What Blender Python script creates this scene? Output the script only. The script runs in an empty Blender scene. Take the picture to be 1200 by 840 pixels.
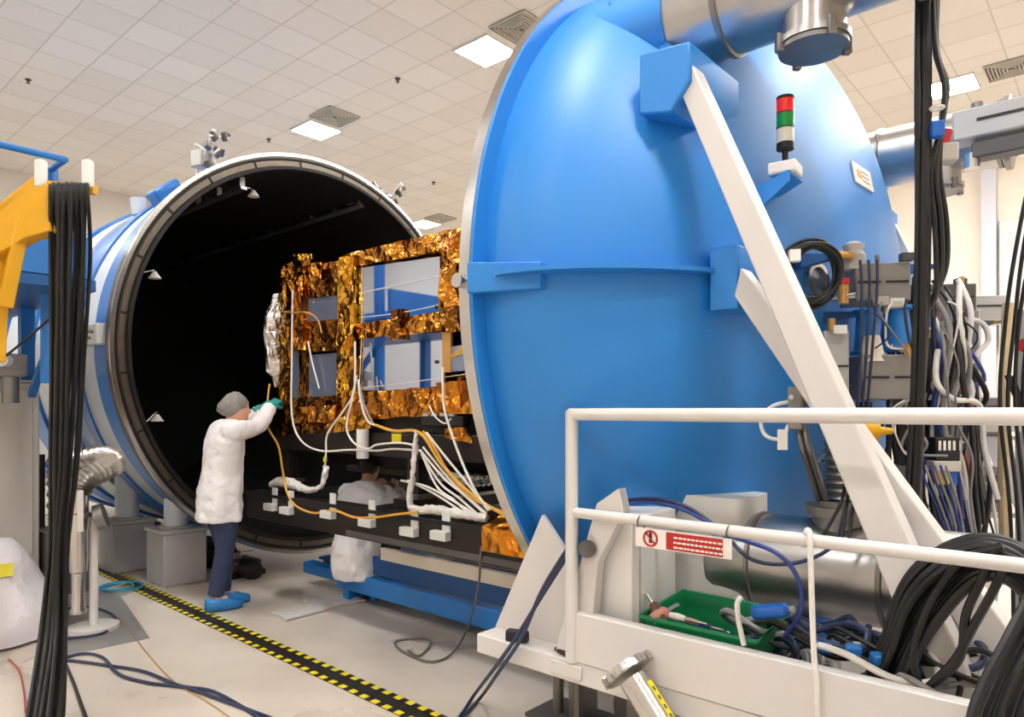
import bpy, bmesh, math, random
from mathutils import Vector, Matrix, noise
V = Vector
rnd = random.Random(7)
C = bpy.context.scene.collection
PI = math.pi

# ------------------------------------------------------------------ camera geometry
# world: X = axis of the vacuum chamber, pointing out of its mouth; floor Z = 0
PHI = math.radians(48.61); F = 825.0; HOR = 480.0
CAM = V((6.08, -4.027, 1.55)); ZC = 2.09; R = 1.95
FW = V((-math.cos(PHI), math.sin(PHI), 0)); RT = V((math.sin(PHI), math.cos(PHI), 0))
def P(px, py, X=None, Y=None, Z=None, d=None):
    "the world point seen at a pixel of the photograph, on a given world plane or at a given depth"
    r = FW + RT*((px-600)/F) + V((0, 0, 1))*((HOR-py)/F)
    if d is None:
        if X is not None: d = (X-CAM.x)/r.x
        elif Y is not None: d = (Y-CAM.y)/r.y
        else: d = (Z-CAM.z)/r.z
    return CAM + r*d

# ------------------------------------------------------------------ materials
def lin(h):
    c = [int(h[i:i+2], 16)/255 for i in (0, 2, 4)]
    return [x/12.92 if x <= .04045 else ((x+.055)/1.055)**2.4 for x in c] + [1]
MATS = {}
def mat(name, col, rough=.5, metal=0, var=0.0, scale=6, bump=0, bscale=40, coat=0, emit=0, crough=.12, dist=.01):
    m = bpy.data.materials.new(name); m.use_nodes = True; MATS[name] = m
    nt = m.node_tree; N = nt.nodes; b = N['Principled BSDF']
    b.inputs['Base Color'].default_value = lin(col); b.inputs['Roughness'].default_value = rough
    b.inputs['Metallic'].default_value = metal; b.inputs['Coat Weight'].default_value = coat
    b.inputs['Coat Roughness'].default_value = crough
    tc = N.new('ShaderNodeTexCoord')
    if var:
        nz = N.new('ShaderNodeTexNoise'); nz.inputs['Scale'].default_value = scale; nz.inputs['Detail'].default_value = 6
        hs = N.new('ShaderNodeHueSaturation'); hs.inputs['Color'].default_value = lin(col)
        mr = N.new('ShaderNodeMapRange'); mr.inputs[3].default_value = 1-var; mr.inputs[4].default_value = 1+var
        mr.inputs[1].default_value = .3; mr.inputs[2].default_value = .7
        nt.links.new(tc.outputs['Object'], nz.inputs['Vector']); nt.links.new(nz.outputs['Fac'], mr.inputs[0])
        nt.links.new(mr.outputs[0], hs.inputs['Value']); nt.links.new(hs.outputs[0], b.inputs['Base Color'])
    if bump:
        n2 = N.new('ShaderNodeTexNoise'); n2.inputs['Scale'].default_value = bscale; n2.inputs['Detail'].default_value = 5
        bp = N.new('ShaderNodeBump'); bp.inputs['Strength'].default_value = bump; bp.inputs['Distance'].default_value = dist
        nt.links.new(tc.outputs['Object'], n2.inputs['Vector']); nt.links.new(n2.outputs['Fac'], bp.inputs['Height'])
        nt.links.new(bp.outputs[0], b.inputs['Normal'])
    if emit:
        b.inputs['Emission Color'].default_value = lin(col); b.inputs['Emission Strength'].default_value = emit
    return m
mat('blue_paint', '1b82d4', .46, var=.02, scale=2, coat=.35, crough=.5)
mat('chamber_blue', '1c72bf', .42, var=.05, scale=3, coat=.15)
mat('chamber_white', 'd3d8dc', .45, var=.03)
mat('deep_blue', '155392', .45, var=.05)
mat('white_paint', 'd8d3ce', .42, var=.02, scale=4)
mat('white_plastic', 'e6e3dd', .5, var=.02)
mat('grey_paint', 'b9b6b2', .5, var=.03)
mat('cabinet_grey', 'c6c0b6', .5, var=.02)
mat('plinth_grey', 'b4b3b6', .6, var=.04)
mat('concrete', 'a5a4a6', .8, var=.08, bump=.2)
mat('yellow_paint', 'e0a514', .42, var=.05)
mat('black_rubber', '181513', .5, var=.2, scale=20)
mat('black_cable', '100e0c', .45, var=.25, scale=12)
mat('dark_metal', '231d1a', .42, .3, var=.1)
mat('darker_metal', '1b1817', .5, .3, var=.1)
mat('black_shroud', '070606', .75)
mat('steel', 'c9c6c2', .24, 1, var=.04, scale=9)
mat('brushed_steel', 'b9b6b3', .33, 1, var=.06, scale=14)
mat('flange_steel', '6f665b', .4, .9, var=.12, scale=10)
mat('dull_steel', '8c8985', .42, .9, var=.1)
mat('aluminium', 'b9bbbd', .35, .9, var=.05)
mat('instrument_grey', '8e8985', .5, .2, var=.05)
mat('dark_grey', '55524f', .5, var=.08)
mat('mirror', 'c6d0e2', .03, 1, var=.03, scale=5)
mat('mirror_dim', '8793aa', .12, .55, var=.05, scale=5)
def foil_mat(name, col, col2, rough=.2):
    "metallised film: sharp creases between facets, darker and lighter patches of the film itself"
    m = mat(name, col, rough, 1); nt = m.node_tree; N = nt.nodes; K = nt.links.new; b = N['Principled BSDF']
    tc = N.new('ShaderNodeTexCoord'); nz = N.new('ShaderNodeTexNoise'); nz.inputs['Scale'].default_value = 5; nz.inputs['Detail'].default_value = 3
    mx = N.new('ShaderNodeMix'); mx.data_type = 'VECTOR'; mx.inputs[0].default_value = .12
    K(tc.outputs['Object'], nz.inputs['Vector']); K(tc.outputs['Object'], mx.inputs[4]); K(nz.outputs['Color'], mx.inputs[5])
    v1 = N.new('ShaderNodeTexVoronoi'); v1.inputs['Scale'].default_value = 6.5; v2 = N.new('ShaderNodeTexVoronoi'); v2.inputs['Scale'].default_value = 17
    K(mx.outputs[1], v1.inputs['Vector']); K(mx.outputs[1], v2.inputs['Vector'])
    ad = N.new('ShaderNodeMath'); ad.operation = 'MULTIPLY_ADD'; ad.inputs[1].default_value = .35; K(v2.outputs['Distance'], ad.inputs[0]); K(v1.outputs['Distance'], ad.inputs[2])
    bp = N.new('ShaderNodeBump'); bp.inputs['Strength'].default_value = .8; bp.inputs['Distance'].default_value = .07; K(ad.outputs[0], bp.inputs['Height']); K(bp.outputs[0], b.inputs['Normal'])
    mc = N.new('ShaderNodeMix'); mc.data_type = 'RGBA'; mc.inputs[6].default_value = lin(col); mc.inputs[7].default_value = lin(col2)
    sr = N.new('ShaderNodeSeparateColor'); K(v1.outputs['Color'], sr.inputs[0]); K(sr.outputs[0], mc.inputs[0]); K(mc.outputs[2], b.inputs['Base Color'])
    return m
foil_mat('gold_foil', 'e8ae3c', 'c07c1e'); foil_mat('amber_foil', 'e0993a', 'a8611a'); foil_mat('bronze_foil', 'a06a26', '643a12')
foil_mat('orange_foil', 'e39a38', 'c06a18', .28)
mat('silver_foil', 'd9d7d2', .18, 1, var=.2, scale=14, bump=.6, bscale=30, dist=.02)
mat('gold_tape', 'd8a55a', .35, .6, var=.1)
mat('white_cable', 'e8e4dc', .5, var=.06, scale=30)
mat('white_wrap', 'dcd8d2', .42, .1, var=.08, scale=30, bump=.5, bscale=60)
mat('yellow_cable', 'd9a23a', .5, var=.1, scale=20)
mat('blue_cable', '2b3f86', .45, var=.08)
mat('bright_blue', '1a5fb8', .4)
mat('navy_cable', '2a3350', .45)
mat('grey_cable', '8a8884', .5)
mat('thin_wire', '6b6560', .5)
mat('red_wire', 'b0523c', .5)
mat('green_crate', '0a7d4a', .42, var=.05)
mat('sign_red', 'b5261c', .45); mat('sign_white', 'efe7e0', .5); mat('sign_dark', '2b2220', .5)
mat('coat_cloth', 'efecee', .8, var=.03, scale=8, bump=.35, bscale=18, dist=.02)
mat('jeans', '2f3a58', .85, var=.12, scale=14, bump=.25, bscale=50)
mat('dark_trousers', '24262e', .85, var=.1, scale=14)
mat('skin', 'd9a386', .5, var=.04, scale=12)
mat('glove_teal', '0d8f86', .5, var=.06)
mat('hair_dark', '2b211b', .6, var=.2, scale=30)
mat('hairnet', '8f8a86', .75, var=.15, scale=40, bump=.5, bscale=70)
mat('shoe_cover', '2f86cf', .4, var=.1, scale=30, bump=.5, bscale=40)
mat('shoe_beige', 'c9b3a0', .6)
mat('bag_white', 'e9e5ea', .45, var=.03, scale=5, bump=.5, bscale=9, dist=.05)
mat('label_yellow', 'e2d21c', .5)
mat('lamp_red', 'd8201a', .25, emit=.15); mat('lamp_green', '0c8a3c', .25, emit=.08); mat('lamp_white', 'e8e6da', .3)
mat('red_plastic', 'c4242b', .45)
mat('brown_tool', '5c3a28', .5); mat('pink_tool', 'c98a76', .5)
mat('clip_white', 'd8d8d6', .45)
mat('glass_lamp', 'ffffff', .3, emit=34)
mat('vent_dark', '6d6860', .6); mat('vent_light', 'c9c3b8', .6)
mat('wall_cream', 'ede3d3', .8, var=.02, scale=2); mat('wall_pale', 'd9d2c8', .8, var=.02, scale=2)
mat('column_lilac', 'cfcdd6', .6); mat('teal_tube', '2f8fb4', .4); mat('beige_rope', 'c9b48a', .7, var=.1, scale=30)
mat('floor_plate', 'a9a7a4', .35, .5, var=.08, scale=10)

def nodes_floor():
    m = mat('floor_epoxy', 'cdc2b4', .28, var=0); nt = m.node_tree; N = nt.nodes; b = N['Principled BSDF']
    tc = N.new('ShaderNodeTexCoord'); n1 = N.new('ShaderNodeTexNoise'); n1.inputs['Scale'].default_value = 1.3; n1.inputs['Detail'].default_value = 8
    cr = N.new('ShaderNodeValToRGB'); cr.color_ramp.elements[0].color = lin('c2b5a6'); cr.color_ramp.elements[1].color = lin('d5cabc')
    cr.color_ramp.elements[0].position = .3; cr.color_ramp.elements[1].position = .65
    nt.links.new(tc.outputs['Object'], n1.inputs['Vector']); nt.links.new(n1.outputs['Fac'], cr.inputs[0]); nt.links.new(cr.outputs[0], b.inputs['Base Color'])
    mr = N.new('ShaderNodeMapRange'); mr.inputs[3].default_value = .18; mr.inputs[4].default_value = .42
    nt.links.new(n1.outputs['Fac'], mr.inputs[0]); nt.links.new(mr.outputs[0], b.inputs['Roughness'])
nodes_floor()
def nodes_ceiling():
    m = mat('ceiling_tile', 'd9d2c7', .75); nt = m.node_tree; N = nt.nodes; b = N['Principled BSDF']; K = nt.links.new
    tc = N.new('ShaderNodeTexCoord'); mp = N.new('ShaderNodeVectorMath'); mp.operation = 'SCALE'; mp.inputs['Scale'].default_value = 1/.6
    K(tc.outputs['Object'], mp.inputs[0])
    fr = N.new('ShaderNodeVectorMath'); fr.operation = 'FRACTION'; K(mp.outputs[0], fr.inputs[0])
    fl = N.new('ShaderNodeVectorMath'); fl.operation = 'FLOOR'; K(mp.outputs[0], fl.inputs[0])
    sp = N.new('ShaderNodeSeparateXYZ'); K(fr.outputs[0], sp.inputs[0])
    lines = []
    for ax in ('X', 'Y'):
        lt = N.new('ShaderNodeMath'); lt.operation = 'LESS_THAN'; lt.inputs[1].default_value = .035; K(sp.outputs[ax], lt.inputs[0]); lines.append(lt)
    mx = N.new('ShaderNodeMath'); mx.operation = 'MAXIMUM'; K(lines[0].outputs[0], mx.inputs[0]); K(lines[1].outputs[0], mx.inputs[1])
    s2 = N.new('ShaderNodeSeparateXYZ'); K(fl.outputs[0], s2.inputs[0]); cb = N.new('ShaderNodeCombineXYZ'); K(s2.outputs['X'], cb.inputs[0]); K(s2.outputs['Y'], cb.inputs[1])
    wn = N.new('ShaderNodeTexWhiteNoise'); K(cb.outputs[0], wn.inputs['Vector'])
    cr = N.new('ShaderNodeValToRGB'); cr.color_ramp.elements[0].color = lin('dfd9d0'); cr.color_ramp.elements[1].color = lin('e6e1d9'); K(wn.outputs['Value'], cr.inputs[0])
    mi = N.new('ShaderNodeMix'); mi.data_type = 'RGBA'; K(mx.outputs[0], mi.inputs[0]); K(cr.outputs[0], mi.inputs[6]); mi.inputs[7].default_value = lin('cbc5bb')
    K(mi.outputs[2], b.inputs['Base Color'])
nodes_ceiling()

# ------------------------------------------------------------------ mesh builder
def frame_of(t, hint=None):
    t = t.normalized(); h = hint or (V((0, 0, 1)) if abs(t.z) < .9 else V((1, 0, 0)))
    a = h.cross(t)
    if a.length < 1e-6: a = V((0, 1, 0)).cross(t)
    a.normalize(); return a, t.cross(a)
def smooth_path(pts, n=6):
    pts = [V(p) for p in pts]
    if len(pts) < 3: return pts
    out = []
    for i in range(len(pts)-1):
        p0 = pts[max(i-1, 0)]; p1 = pts[i]; p2 = pts[i+1]; p3 = pts[min(i+2, len(pts)-1)]
        for k in range(n):
            t = k/n
            out.append(.5*((2*p1)+(p2-p0)*t+(2*p0-5*p1+4*p2-p3)*t*t+(3*p1-p0-3*p2+p3)*t**3))
    out.append(pts[-1]); return out
class MB:
    def __init__(s): s.v = []; s.f = []
    def add(s, vs, fs):
        o = len(s.v); s.v += [V(x) for x in vs]; s.f += [[i+o for i in f] for f in fs]; return s
    def box(s, c, size, rz=0, M=None):
        x, y, z = [k/2 for k in size]
        M = M or Matrix.Rotation(rz, 3, 'Z')
        vs = [V(c)+M @ V((a*x, b*y, e*z)) for a in (-1, 1) for b in (-1, 1) for e in (-1, 1)]
        return s.add(vs, [(0, 1, 3, 2), (4, 6, 7, 5), (0, 4, 5, 1), (2, 3, 7, 6), (0, 2, 6, 4), (1, 5, 7, 3)])
    def span(s, a, b):
        a, b = V(a), V(b); return s.box((a+b)/2, [abs(k) for k in (b-a)])
    def bar(s, p, q, w, h, hint=None):
        p, q = V(p), V(q); t = q-p; a, b = frame_of(t, hint); M = Matrix((a, b, t.normalized())).transposed()
        return s.box((p+q)/2, (w, h, t.length), M=M)
    def prism(s, poly, ext):
        n = len(poly); poly = [V(p) for p in poly]; e = V(ext)
        return s.add(poly+[p+e for p in poly], [tuple(range(n))[::-1], tuple(range(n, 2*n))]+[(i, (i+1) % n, n+(i+1) % n, n+i) for i in range(n)])
    def tube(s, pts, r, seg=8, n=6, sm=True, caps=True, rs=None):
        p = smooth_path(pts, n) if sm else [V(x) for x in pts]
        m = len(p); rad = [r]*m
        if rs:
            k = len(rs)-1
            for i in range(m):
                u = i/(m-1)*k; j = min(int(u), k-1); rad[i] = rs[j]+(rs[j+1]-rs[j])*(u-j)
        vs = []; a = None
        for i in range(m):
            t = p[min(i+1, m-1)]-p[max(i-1, 0)]
            if t.length < 1e-9: t = V((0, 0, 1))
            t.normalize()
            if a is None: a, b = frame_of(t)
            else:
                a = a-t*a.dot(t)
                if a.length < 1e-6: a, b = frame_of(t)
                a.normalize(); b = t.cross(a)
            for k in range(seg):
                g = 2*PI*k/seg; vs.append(p[i]+(a*math.cos(g)+b*math.sin(g))*rad[i])
        fs = [(i*seg+k, i*seg+(k+1) % seg, (i+1)*seg+(k+1) % seg, (i+1)*seg+k) for i in range(m-1) for k in range(seg)]
        if caps: fs += [tuple(range(seg))[::-1], tuple((m-1)*seg+k for k in range(seg))]
        return s.add(vs, fs)
    def cyl(s, p, q, r, r2=None, seg=24): return s.tube([p, q], r, seg, sm=False, rs=[r, r if r2 is None else r2])
    def lathe(s, prof, o=(0, 0, 0), ax=(0, 0, 1), seg=32, a0=0, a1=2*PI, closed=False):
        "prof: (radius, height along ax)"
        o = V(o); t = V(ax).normalized(); a, b = frame_of(t); full = abs(a1-a0-2*PI) < 1e-6; n = seg if full else seg+1; m = len(prof); vs = []
        for k in range(n):
            g = a0+(a1-a0)*k/seg; d = a*math.cos(g)+b*math.sin(g)
            for r, h in prof: vs.append(o+d*r+t*h)
        fs = []
        for k in range(seg):
            k2 = (k+1) % n
            for i in range(m if closed else m-1):
                j = (i+1) % m; fs.append((k*m+i, k2*m+i, k2*m+j, k*m+j))
        return s.add(vs, fs)
    def ring(s, o, ax, ri, ro, h, seg=64): return s.lathe([(ri, 0), (ro, 0), (ro, h), (ri, h)], o, ax, seg, closed=True)
    def ball(s, c, r, seg=14, ax=(0, 0, 1)):
        rr = V(r) if hasattr(r, '__len__') else V((r, r, r)); c = V(c); rings = max(6, seg//2+1); vs = []; fs = []
        for i in range(rings+1):
            th = PI*i/rings
            for k in range(seg):
                g = 2*PI*k/seg; vs.append(c+V((rr.x*math.sin(th)*math.cos(g), rr.y*math.sin(th)*math.sin(g), -rr.z*math.cos(th))))
        for i in range(rings):
            for k in range(seg): fs.append((i*seg+k, i*seg+(k+1) % seg, (i+1)*seg+(k+1) % seg, (i+1)*seg+k))
        return s.add(vs, fs)
    def torus(s, c, ax, r, rt, seg=32, seg2=8, wob=0, sd=0):
        a, b = frame_of(V(ax)); t = V(ax).normalized(); q = random.Random(sd); ph = q.random()*6
        pts = [V(c)+(a*math.cos(g)+b*math.sin(g))*(r*(1+wob*math.sin(3*g+ph)))+t*wob*r*math.sin(2*g+ph) for g in [2*PI*k/seg for k in range(seg)]]
        pts.append(pts[0]); return s.tube(pts, rt, seg2, sm=False, caps=False)
    def loft(s, rings, seg=20, cap=True):
        "rings: (centre, axis a vector, axis b vector)"
        vs = []
        for c, a, b in rings:
            for k in range(seg):
                g = 2*PI*k/seg; vs.append(V(c)+V(a)*math.cos(g)+V(b)*math.sin(g))
        m = len(rings); fs = [(i*seg+k, i*seg+(k+1) % seg, (i+1)*seg+(k+1) % seg, (i+1)*seg+k) for i in range(m-1) for k in range(seg)]
        if cap: fs += [tuple(range(seg))[::-1], tuple((m-1)*seg+k for k in range(seg))]
        return s.add(vs, fs)
    def sheet(s, p00, p10, p11, p01, thick, nu, nv, amp, freq=9, sd=0, sides=True):
        "crumpled foil sheet between four corners, with a body of the given thickness behind it"
        p00, p10, p11, p01 = map(V, (p00, p10, p11, p01)); nrm = (p10-p00).cross(p01-p00).normalized(); vs = []; back = -nrm*thick
        for j in range(nv+1):
            for i in range(nu+1):
                u, w = i/nu, j/nv
                p = p00*(1-u)*(1-w)+p10*u*(1-w)+p11*u*w+p01*(1-u)*w
                q = V((p.x*freq+sd*7.1, p.y*freq, p.z*freq))
                h = noise.noise(q)+.6*abs(noise.noise(q*2.3))+.4*noise.noise(q*4.1)
                e = 1 if 0 < i < nu and 0 < j < nv else .35
                vs.append(p+nrm*h*amp*e+V((noise.noise(q+V((9, 0, 0))), noise.noise(q+V((0, 9, 0))), noise.noise(q+V((0, 0, 9)))))*amp*.5)
        W = nu+1; fs = [(j*W+i, j*W+i+1, (j+1)*W+i+1, (j+1)*W+i) for j in range(nv) for i in range(nu)]
        if sides:
            rim = [i for i in range(W)]+[j*W+nu for j in range(1, nv+1)]+[nv*W+i for i in range(nu-1, -1, -1)]+[j*W for j in range(nv-1, 0, -1)]
            o = len(vs); vs += [vs[i]+back for i in rim]; n = len(rim)
            fs += [(rim[(k+1) % n], rim[k], o+k, o+(k+1) % n) for k in range(n)]+[tuple(o+k for k in range(n))[::-1]]
        return s.add(vs, fs)
    def b(s, name, m, parent=None, label=None, cat=None, group=None, kind=None, smooth=40, bevel=0, flat=False):
        me = bpy.data.meshes.new(name)
        lo = V([min(v[i] for v in s.v) for i in range(3)]); hi = V([max(v[i] for v in s.v) for i in range(3)])
        org = V(((lo.x+hi.x)/2, (lo.y+hi.y)/2, lo.z)) if kind != 'structure' else V((0, 0, 0))
        me.from_pydata([v-org for v in s.v], [], s.f)
        bm = bmesh.new(); bm.from_mesh(me); bmesh.ops.recalc_face_normals(bm, faces=bm.faces); bm.to_mesh(me); bm.free()
        me.materials.append(MATS[m] if isinstance(m, str) else m)
        o = bpy.data.objects.new(name, me); C.objects.link(o)
        if parent is not None:
            o.parent = parent; w = org.copy(); q = parent
            while q is not None: w -= q.location; q = q.parent
            o.location = w
        else: o.location = org
        if not flat:
            for p in me.polygons: p.use_smooth = True
            me.set_sharp_from_angle(angle=math.radians(smooth))
        if bevel:
            bv = o.modifiers.new('Bevel', 'BEVEL'); bv.width = bevel; bv.segments = 2; bv.limit_method = 'ANGLE'; bv.angle_limit = math.radians(40); bv.harden_normals = False
        if label: o['label'] = label
        if cat: o['category'] = cat
        if group: o['group'] = group
        if kind: o['kind'] = kind
        return o
def T(name, label, cat, loc, group=None):
    o = bpy.data.objects.new(name, None); C.objects.link(o); o.location = V(loc); o.empty_display_size = .1
    o['label'] = label; o['category'] = cat
    if group: o['group'] = group
    return o
def wpos(o):
    w = V((0, 0, 0))
    while o is not None: w += o.location; o = o.parent
    return w
def dup(root, loc, label=None, group=None):
    r = root.copy(); C.objects.link(r); r.location = V(loc)
    if label: r['label'] = label
    if group: r['group'] = group
    for ch in list(root.children):
        c = ch.copy(); C.objects.link(c); c.parent = r
        for g in list(ch.children):
            e = g.copy(); C.objects.link(e); e.parent = c
    return r
def cable(name, pts, r, m, label, cat='cable', group=None, seg=8, n=6):
    return MB().tube(pts, r, seg, n).b(name, m, label=label, cat=cat, group=group)

# ------------------------------------------------------------------ camera, view
cd = bpy.data.cameras.new('camera'); co = bpy.data.objects.new('camera', cd); C.objects.link(co)
co.location = CAM; co.rotation_euler = (PI/2, 0, PI/2-PHI); cd.sensor_width = 36; cd.lens = F/1200*36; cd.shift_y = 60/1200; cd.clip_start = .05
sc = bpy.context.scene; sc.camera = co
sc.view_settings.view_transform = 'Standard'; sc.view_settings.look = 'None'; sc.view_settings.gamma = 1; sc.view_settings.exposure = 1.42
sc.cycles.use_denoising = True; sc.cycles.max_bounces = 10; sc.cycles.diffuse_bounces = 5; sc.cycles.glossy_bounces = 5; sc.cycles.sample_clamp_indirect = 6
w = bpy.data.worlds.new('world'); sc.world = w; w.use_nodes = True; w.node_tree.nodes['Background'].inputs[0].default_value = (.8, .8, .8, 1); w.node_tree.nodes['Background'].inputs[1].default_value = .3

#=SECTION room
CH = 6.3
MB().span((-10.6, -9.5, -.2), (12, 11.2, 0)).b('floor', 'floor_epoxy', kind='structure')
MB().span((-10.6, -9.5, CH), (12, 11.2, CH+.2)).b('ceiling', 'ceiling_tile', kind='structure')
MB().span((-10.8, -9.5, 0), (-10.6, 11.2, CH)).b('wall_left', 'wall_pale', kind='structure')
MB().span((-10.8, 11.2, 0), (12, 11.4, CH)).b('wall_back', 'wall_cream', kind='structure')
MB().span((-10.8, -9.7, 0), (12, -9.5, CH)).b('wall_front', 'wall_pale', kind='structure')
MB().span((12, -9.7, 0), (12.2, 11.4, CH)).b('wall_right', 'wall_pale', kind='structure')
MB().span((-10.6, 11.16, 0), (12, 11.2, .12)).b('baseboard_back', 'grey_paint', kind='structure')
MB().span((-10.6, -9.5, 0), (-10.56, 11.16, .12)).b('baseboard_left', 'grey_paint', kind='structure')
c0 = P(1157, 300, Y=10.9)
MB().span((c0.x-.1, 10.95, 0), (c0.x+.12, 11.2, CH)).b('trim_1', 'column_lilac', kind='structure')
c1 = P(1190, 230, Y=11.0)
MB().span((c1.x-.25, 11.05, 2.6), (c1.x+1.6, 11.2, 4.9)).b('trim_2', 'white_paint', kind='structure', bevel=.02)

# ceiling lights with a louvred vent beside each
def ceiling_light():
    t = T('ceiling_light', '', 'ceiling light', (0, 0, CH))
    MB().ring((0, 0, CH-.02), (0, 0, 1), .41, .445, .02, 4).b('frame', 'white_paint', t)
    f = t.children[0]; f.rotation_euler = (0, 0, PI/4)
    MB().span((-.29, -.29, CH-.016), (.29, .29, CH-.006)).b('diffuser', 'glass_lamp', t)
    return t
def ceiling_vent():
    t = T('ceiling_vent', '', 'vent', (0, 0, CH))
    MB().span((-.29, -.29, CH-.012), (.29, .29, CH-.002)).b('backing', 'vent_dark', t)
    m = MB()
    for k in range(7):
        h = .29-.04*k
        for sx, sy in ((1, 0), (-1, 0), (0, 1), (0, -1)):
            if sx: m.span((sx*h-.006, -h, CH-.03), (sx*h+.006, h, CH-.012))
            else: m.span((-h, sy*h-.006, CH-.03), (h, sy*h+.006, CH-.012))
    m.b('louvre', 'vent_light', t); return t
lt, vt = ceiling_light(), ceiling_vent(); first = True
seen = {(2, 1): 'square ceiling light glowing beside the top of the blue dome', (1, 1): 'square ceiling light glowing above the mouth of the chamber',
        (3, 2): 'square ceiling light behind the hanging black cables, above the steel pipe', (0, 2): 'far ceiling light between the chamber rim and the gold satellite'}
seenv = {(2, 1): 'louvred ceiling vent touching the upper edge of the blue dome', (1, 1): 'louvred ceiling vent above the mouth of the chamber',
         (3, 2): 'louvred ceiling vent at the right edge above the white box', (0, 2): 'far louvred ceiling vent over the gold top edge of the satellite'}
LX = [-7.5, -4.32, -.34, 4.1, 8.3]; LY = [-2.5, 2.74, 8.0, -7.0]
for i, x in enumerate(LX):
    for j, y in enumerate(LY):
        lab = seen.get((i, j), 'unseen extra ceiling light panel added to brighten the right side'); g = 'ceiling light panels'
        if first: o = lt; o.location = (x, y, CH); o['label'] = lab; o['group'] = g
        else: dup(lt, (x, y, CH), lab, g)
        if (i, j) in seenv:
            if 'placed' not in vt: vt['placed'] = 1; vt.location = (x+.72, y-.12, CH); vt['label'] = seenv[(i, j)]; vt['group'] = 'louvred ceiling vents'
            else: dup(vt, (x+.72, y-.12, CH), seenv[(i, j)], 'louvred ceiling vents')
        first = False
for x, y in ((6.2, 8.0), (6.2, 5.4), (8.3, 5.4), (6.2, 2.74), (6.2, -2.5)): dup(lt, (x, y, CH), 'unseen extra ceiling light panel added to brighten the right side', 'ceiling light panels')  # extra unseen panels, added only to lighten the right-hand ceiling and wall
# small sprinkler heads seen as dots on the ceiling
for k, (px, py, lab) in enumerate([(33, 97, 'small dark sprinkler head on the ceiling at far left'), (315, 166, 'small dark sprinkler head on the ceiling just above the chamber rim'), (508, 216, 'small dark sprinkler head on the ceiling near the satellite top'), (466, 96, 'tiny dark sprinkler head on the ceiling between the two bright lights')]):
    p = P(px, py, Z=CH-.05)
    MB().lathe([(0, .05), (.04, .05), (.04, .035), (.015, .03), (.015, .0), (.03, -.005), (0, -.012)], p, seg=10).b('sprinkler', 'dark_grey', label=lab, cat='sprinkler', group='ceiling sprinklers')
#=SECTION chamber
ch = T('vacuum_chamber', 'large cylindrical blue and white vacuum chamber with open black mouth', 'vacuum chamber', (-2.6, 0, 0))
AX = (1, 0, 0); O = (0, 0, ZC)
def band(x0, x1, r, m, name, th=.03):
    return MB().ring((x0, 0, ZC), AX, r-th, r, x1-x0, 128).b(name, m, ch, smooth=30)
# shell : a closed cylinder with a far dish
MB().lathe([(1.84, -.1), (1.84, -5.6), (1.5, -6.1), (.8, -6.35), (0, -6.42)], O, AX, 128).b('shell', 'chamber_blue', ch)
MB().lathe([(1.805, -.02), (1.805, -5.3), (1.4, -5.7), (0, -5.9)], O, AX, 96).b('thermal_shroud', 'black_shroud', ch)
for x0, x1 in [(-.95, -.5), (-2.3, -1.7), (-3.4, -2.75), (-4.9, -4.0)]:
    band(x0, x1, 1.865, 'chamber_white', 'white_band', .03)
band(-.50, -.10, 1.90, 'chamber_blue', 'blue_band', .07)
band(-1.12, -.95, 1.885, 'chamber_blue', 'stiffener', .055)
band(-2.75, -2.3, 1.90, 'chamber_blue', 'stiffener', .07)
band(-4.0, -3.4, 1.90, 'chamber_blue', 'stiffener', .07)
MB().torus((-1.16, 0, ZC), AX, 1.862, .013, 128, 6).b('strap', 'black_rubber', ch)
fl = MB().ring((-.10, 0, ZC), AX, 1.825, R, .10, 160).b('mouth_flange', 'flange_steel', ch, smooth=30)
MB().ring((-.015, 0, ZC), AX, 1.925, 1.955, .03, 160).b('rim_edge', 'steel', fl, smooth=30)
MB().torus((.002, 0, ZC), AX, 1.90, .013, 160, 6).b('seal', 'black_rubber', fl)
MB().torus((.002, 0, ZC), AX, 1.832, .006, 160, 6).b('seal', 'black_rubber', fl)
MB().ring((-.02, 0, ZC), AX, 1.80, 1.83, .05, 128).b('inner_lip', 'darker_metal', fl, smooth=30)
for k in range(24):
    g = 2*PI*(k+.5)/24; c = V((.0, 1.86*math.cos(g), ZC+1.86*math.sin(g)))
    M = Matrix.Rotation(g, 3, 'X')
    MB().box(c, (.02, .055, .016), M=M).b('seal_clip', 'dark_metal', fl)
# brackets on the rim
def rimpt(g, r=R): return V((-.05, r*math.cos(g), ZC+r*math.sin(g)))
c = P(110, 397, X=-.3)
c = V((-.42, -1.93, ZC+.08))
MB().box(c+V((.12, 0, 0)), (.20, .10, .17)).b('rim_clamp', 'white_plastic', ch, bevel=.01)
MB().box(c+V((-.12, .02, 0)), (.26, .08, .15)).b('clamp_base', 'cabinet_grey', ch, bevel=.008)
for dx, dz, r_ in ((.14, .02, .018), (.08, -.03, .014), (-.1, .03, .045), (-.17, -.03, .025)):
    MB().cyl(c+V((dx, -.10, dz)), c+V((dx, -.02, dz)), r_, seg=14).b('clamp_bolt', 'dull_steel', ch)
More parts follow.
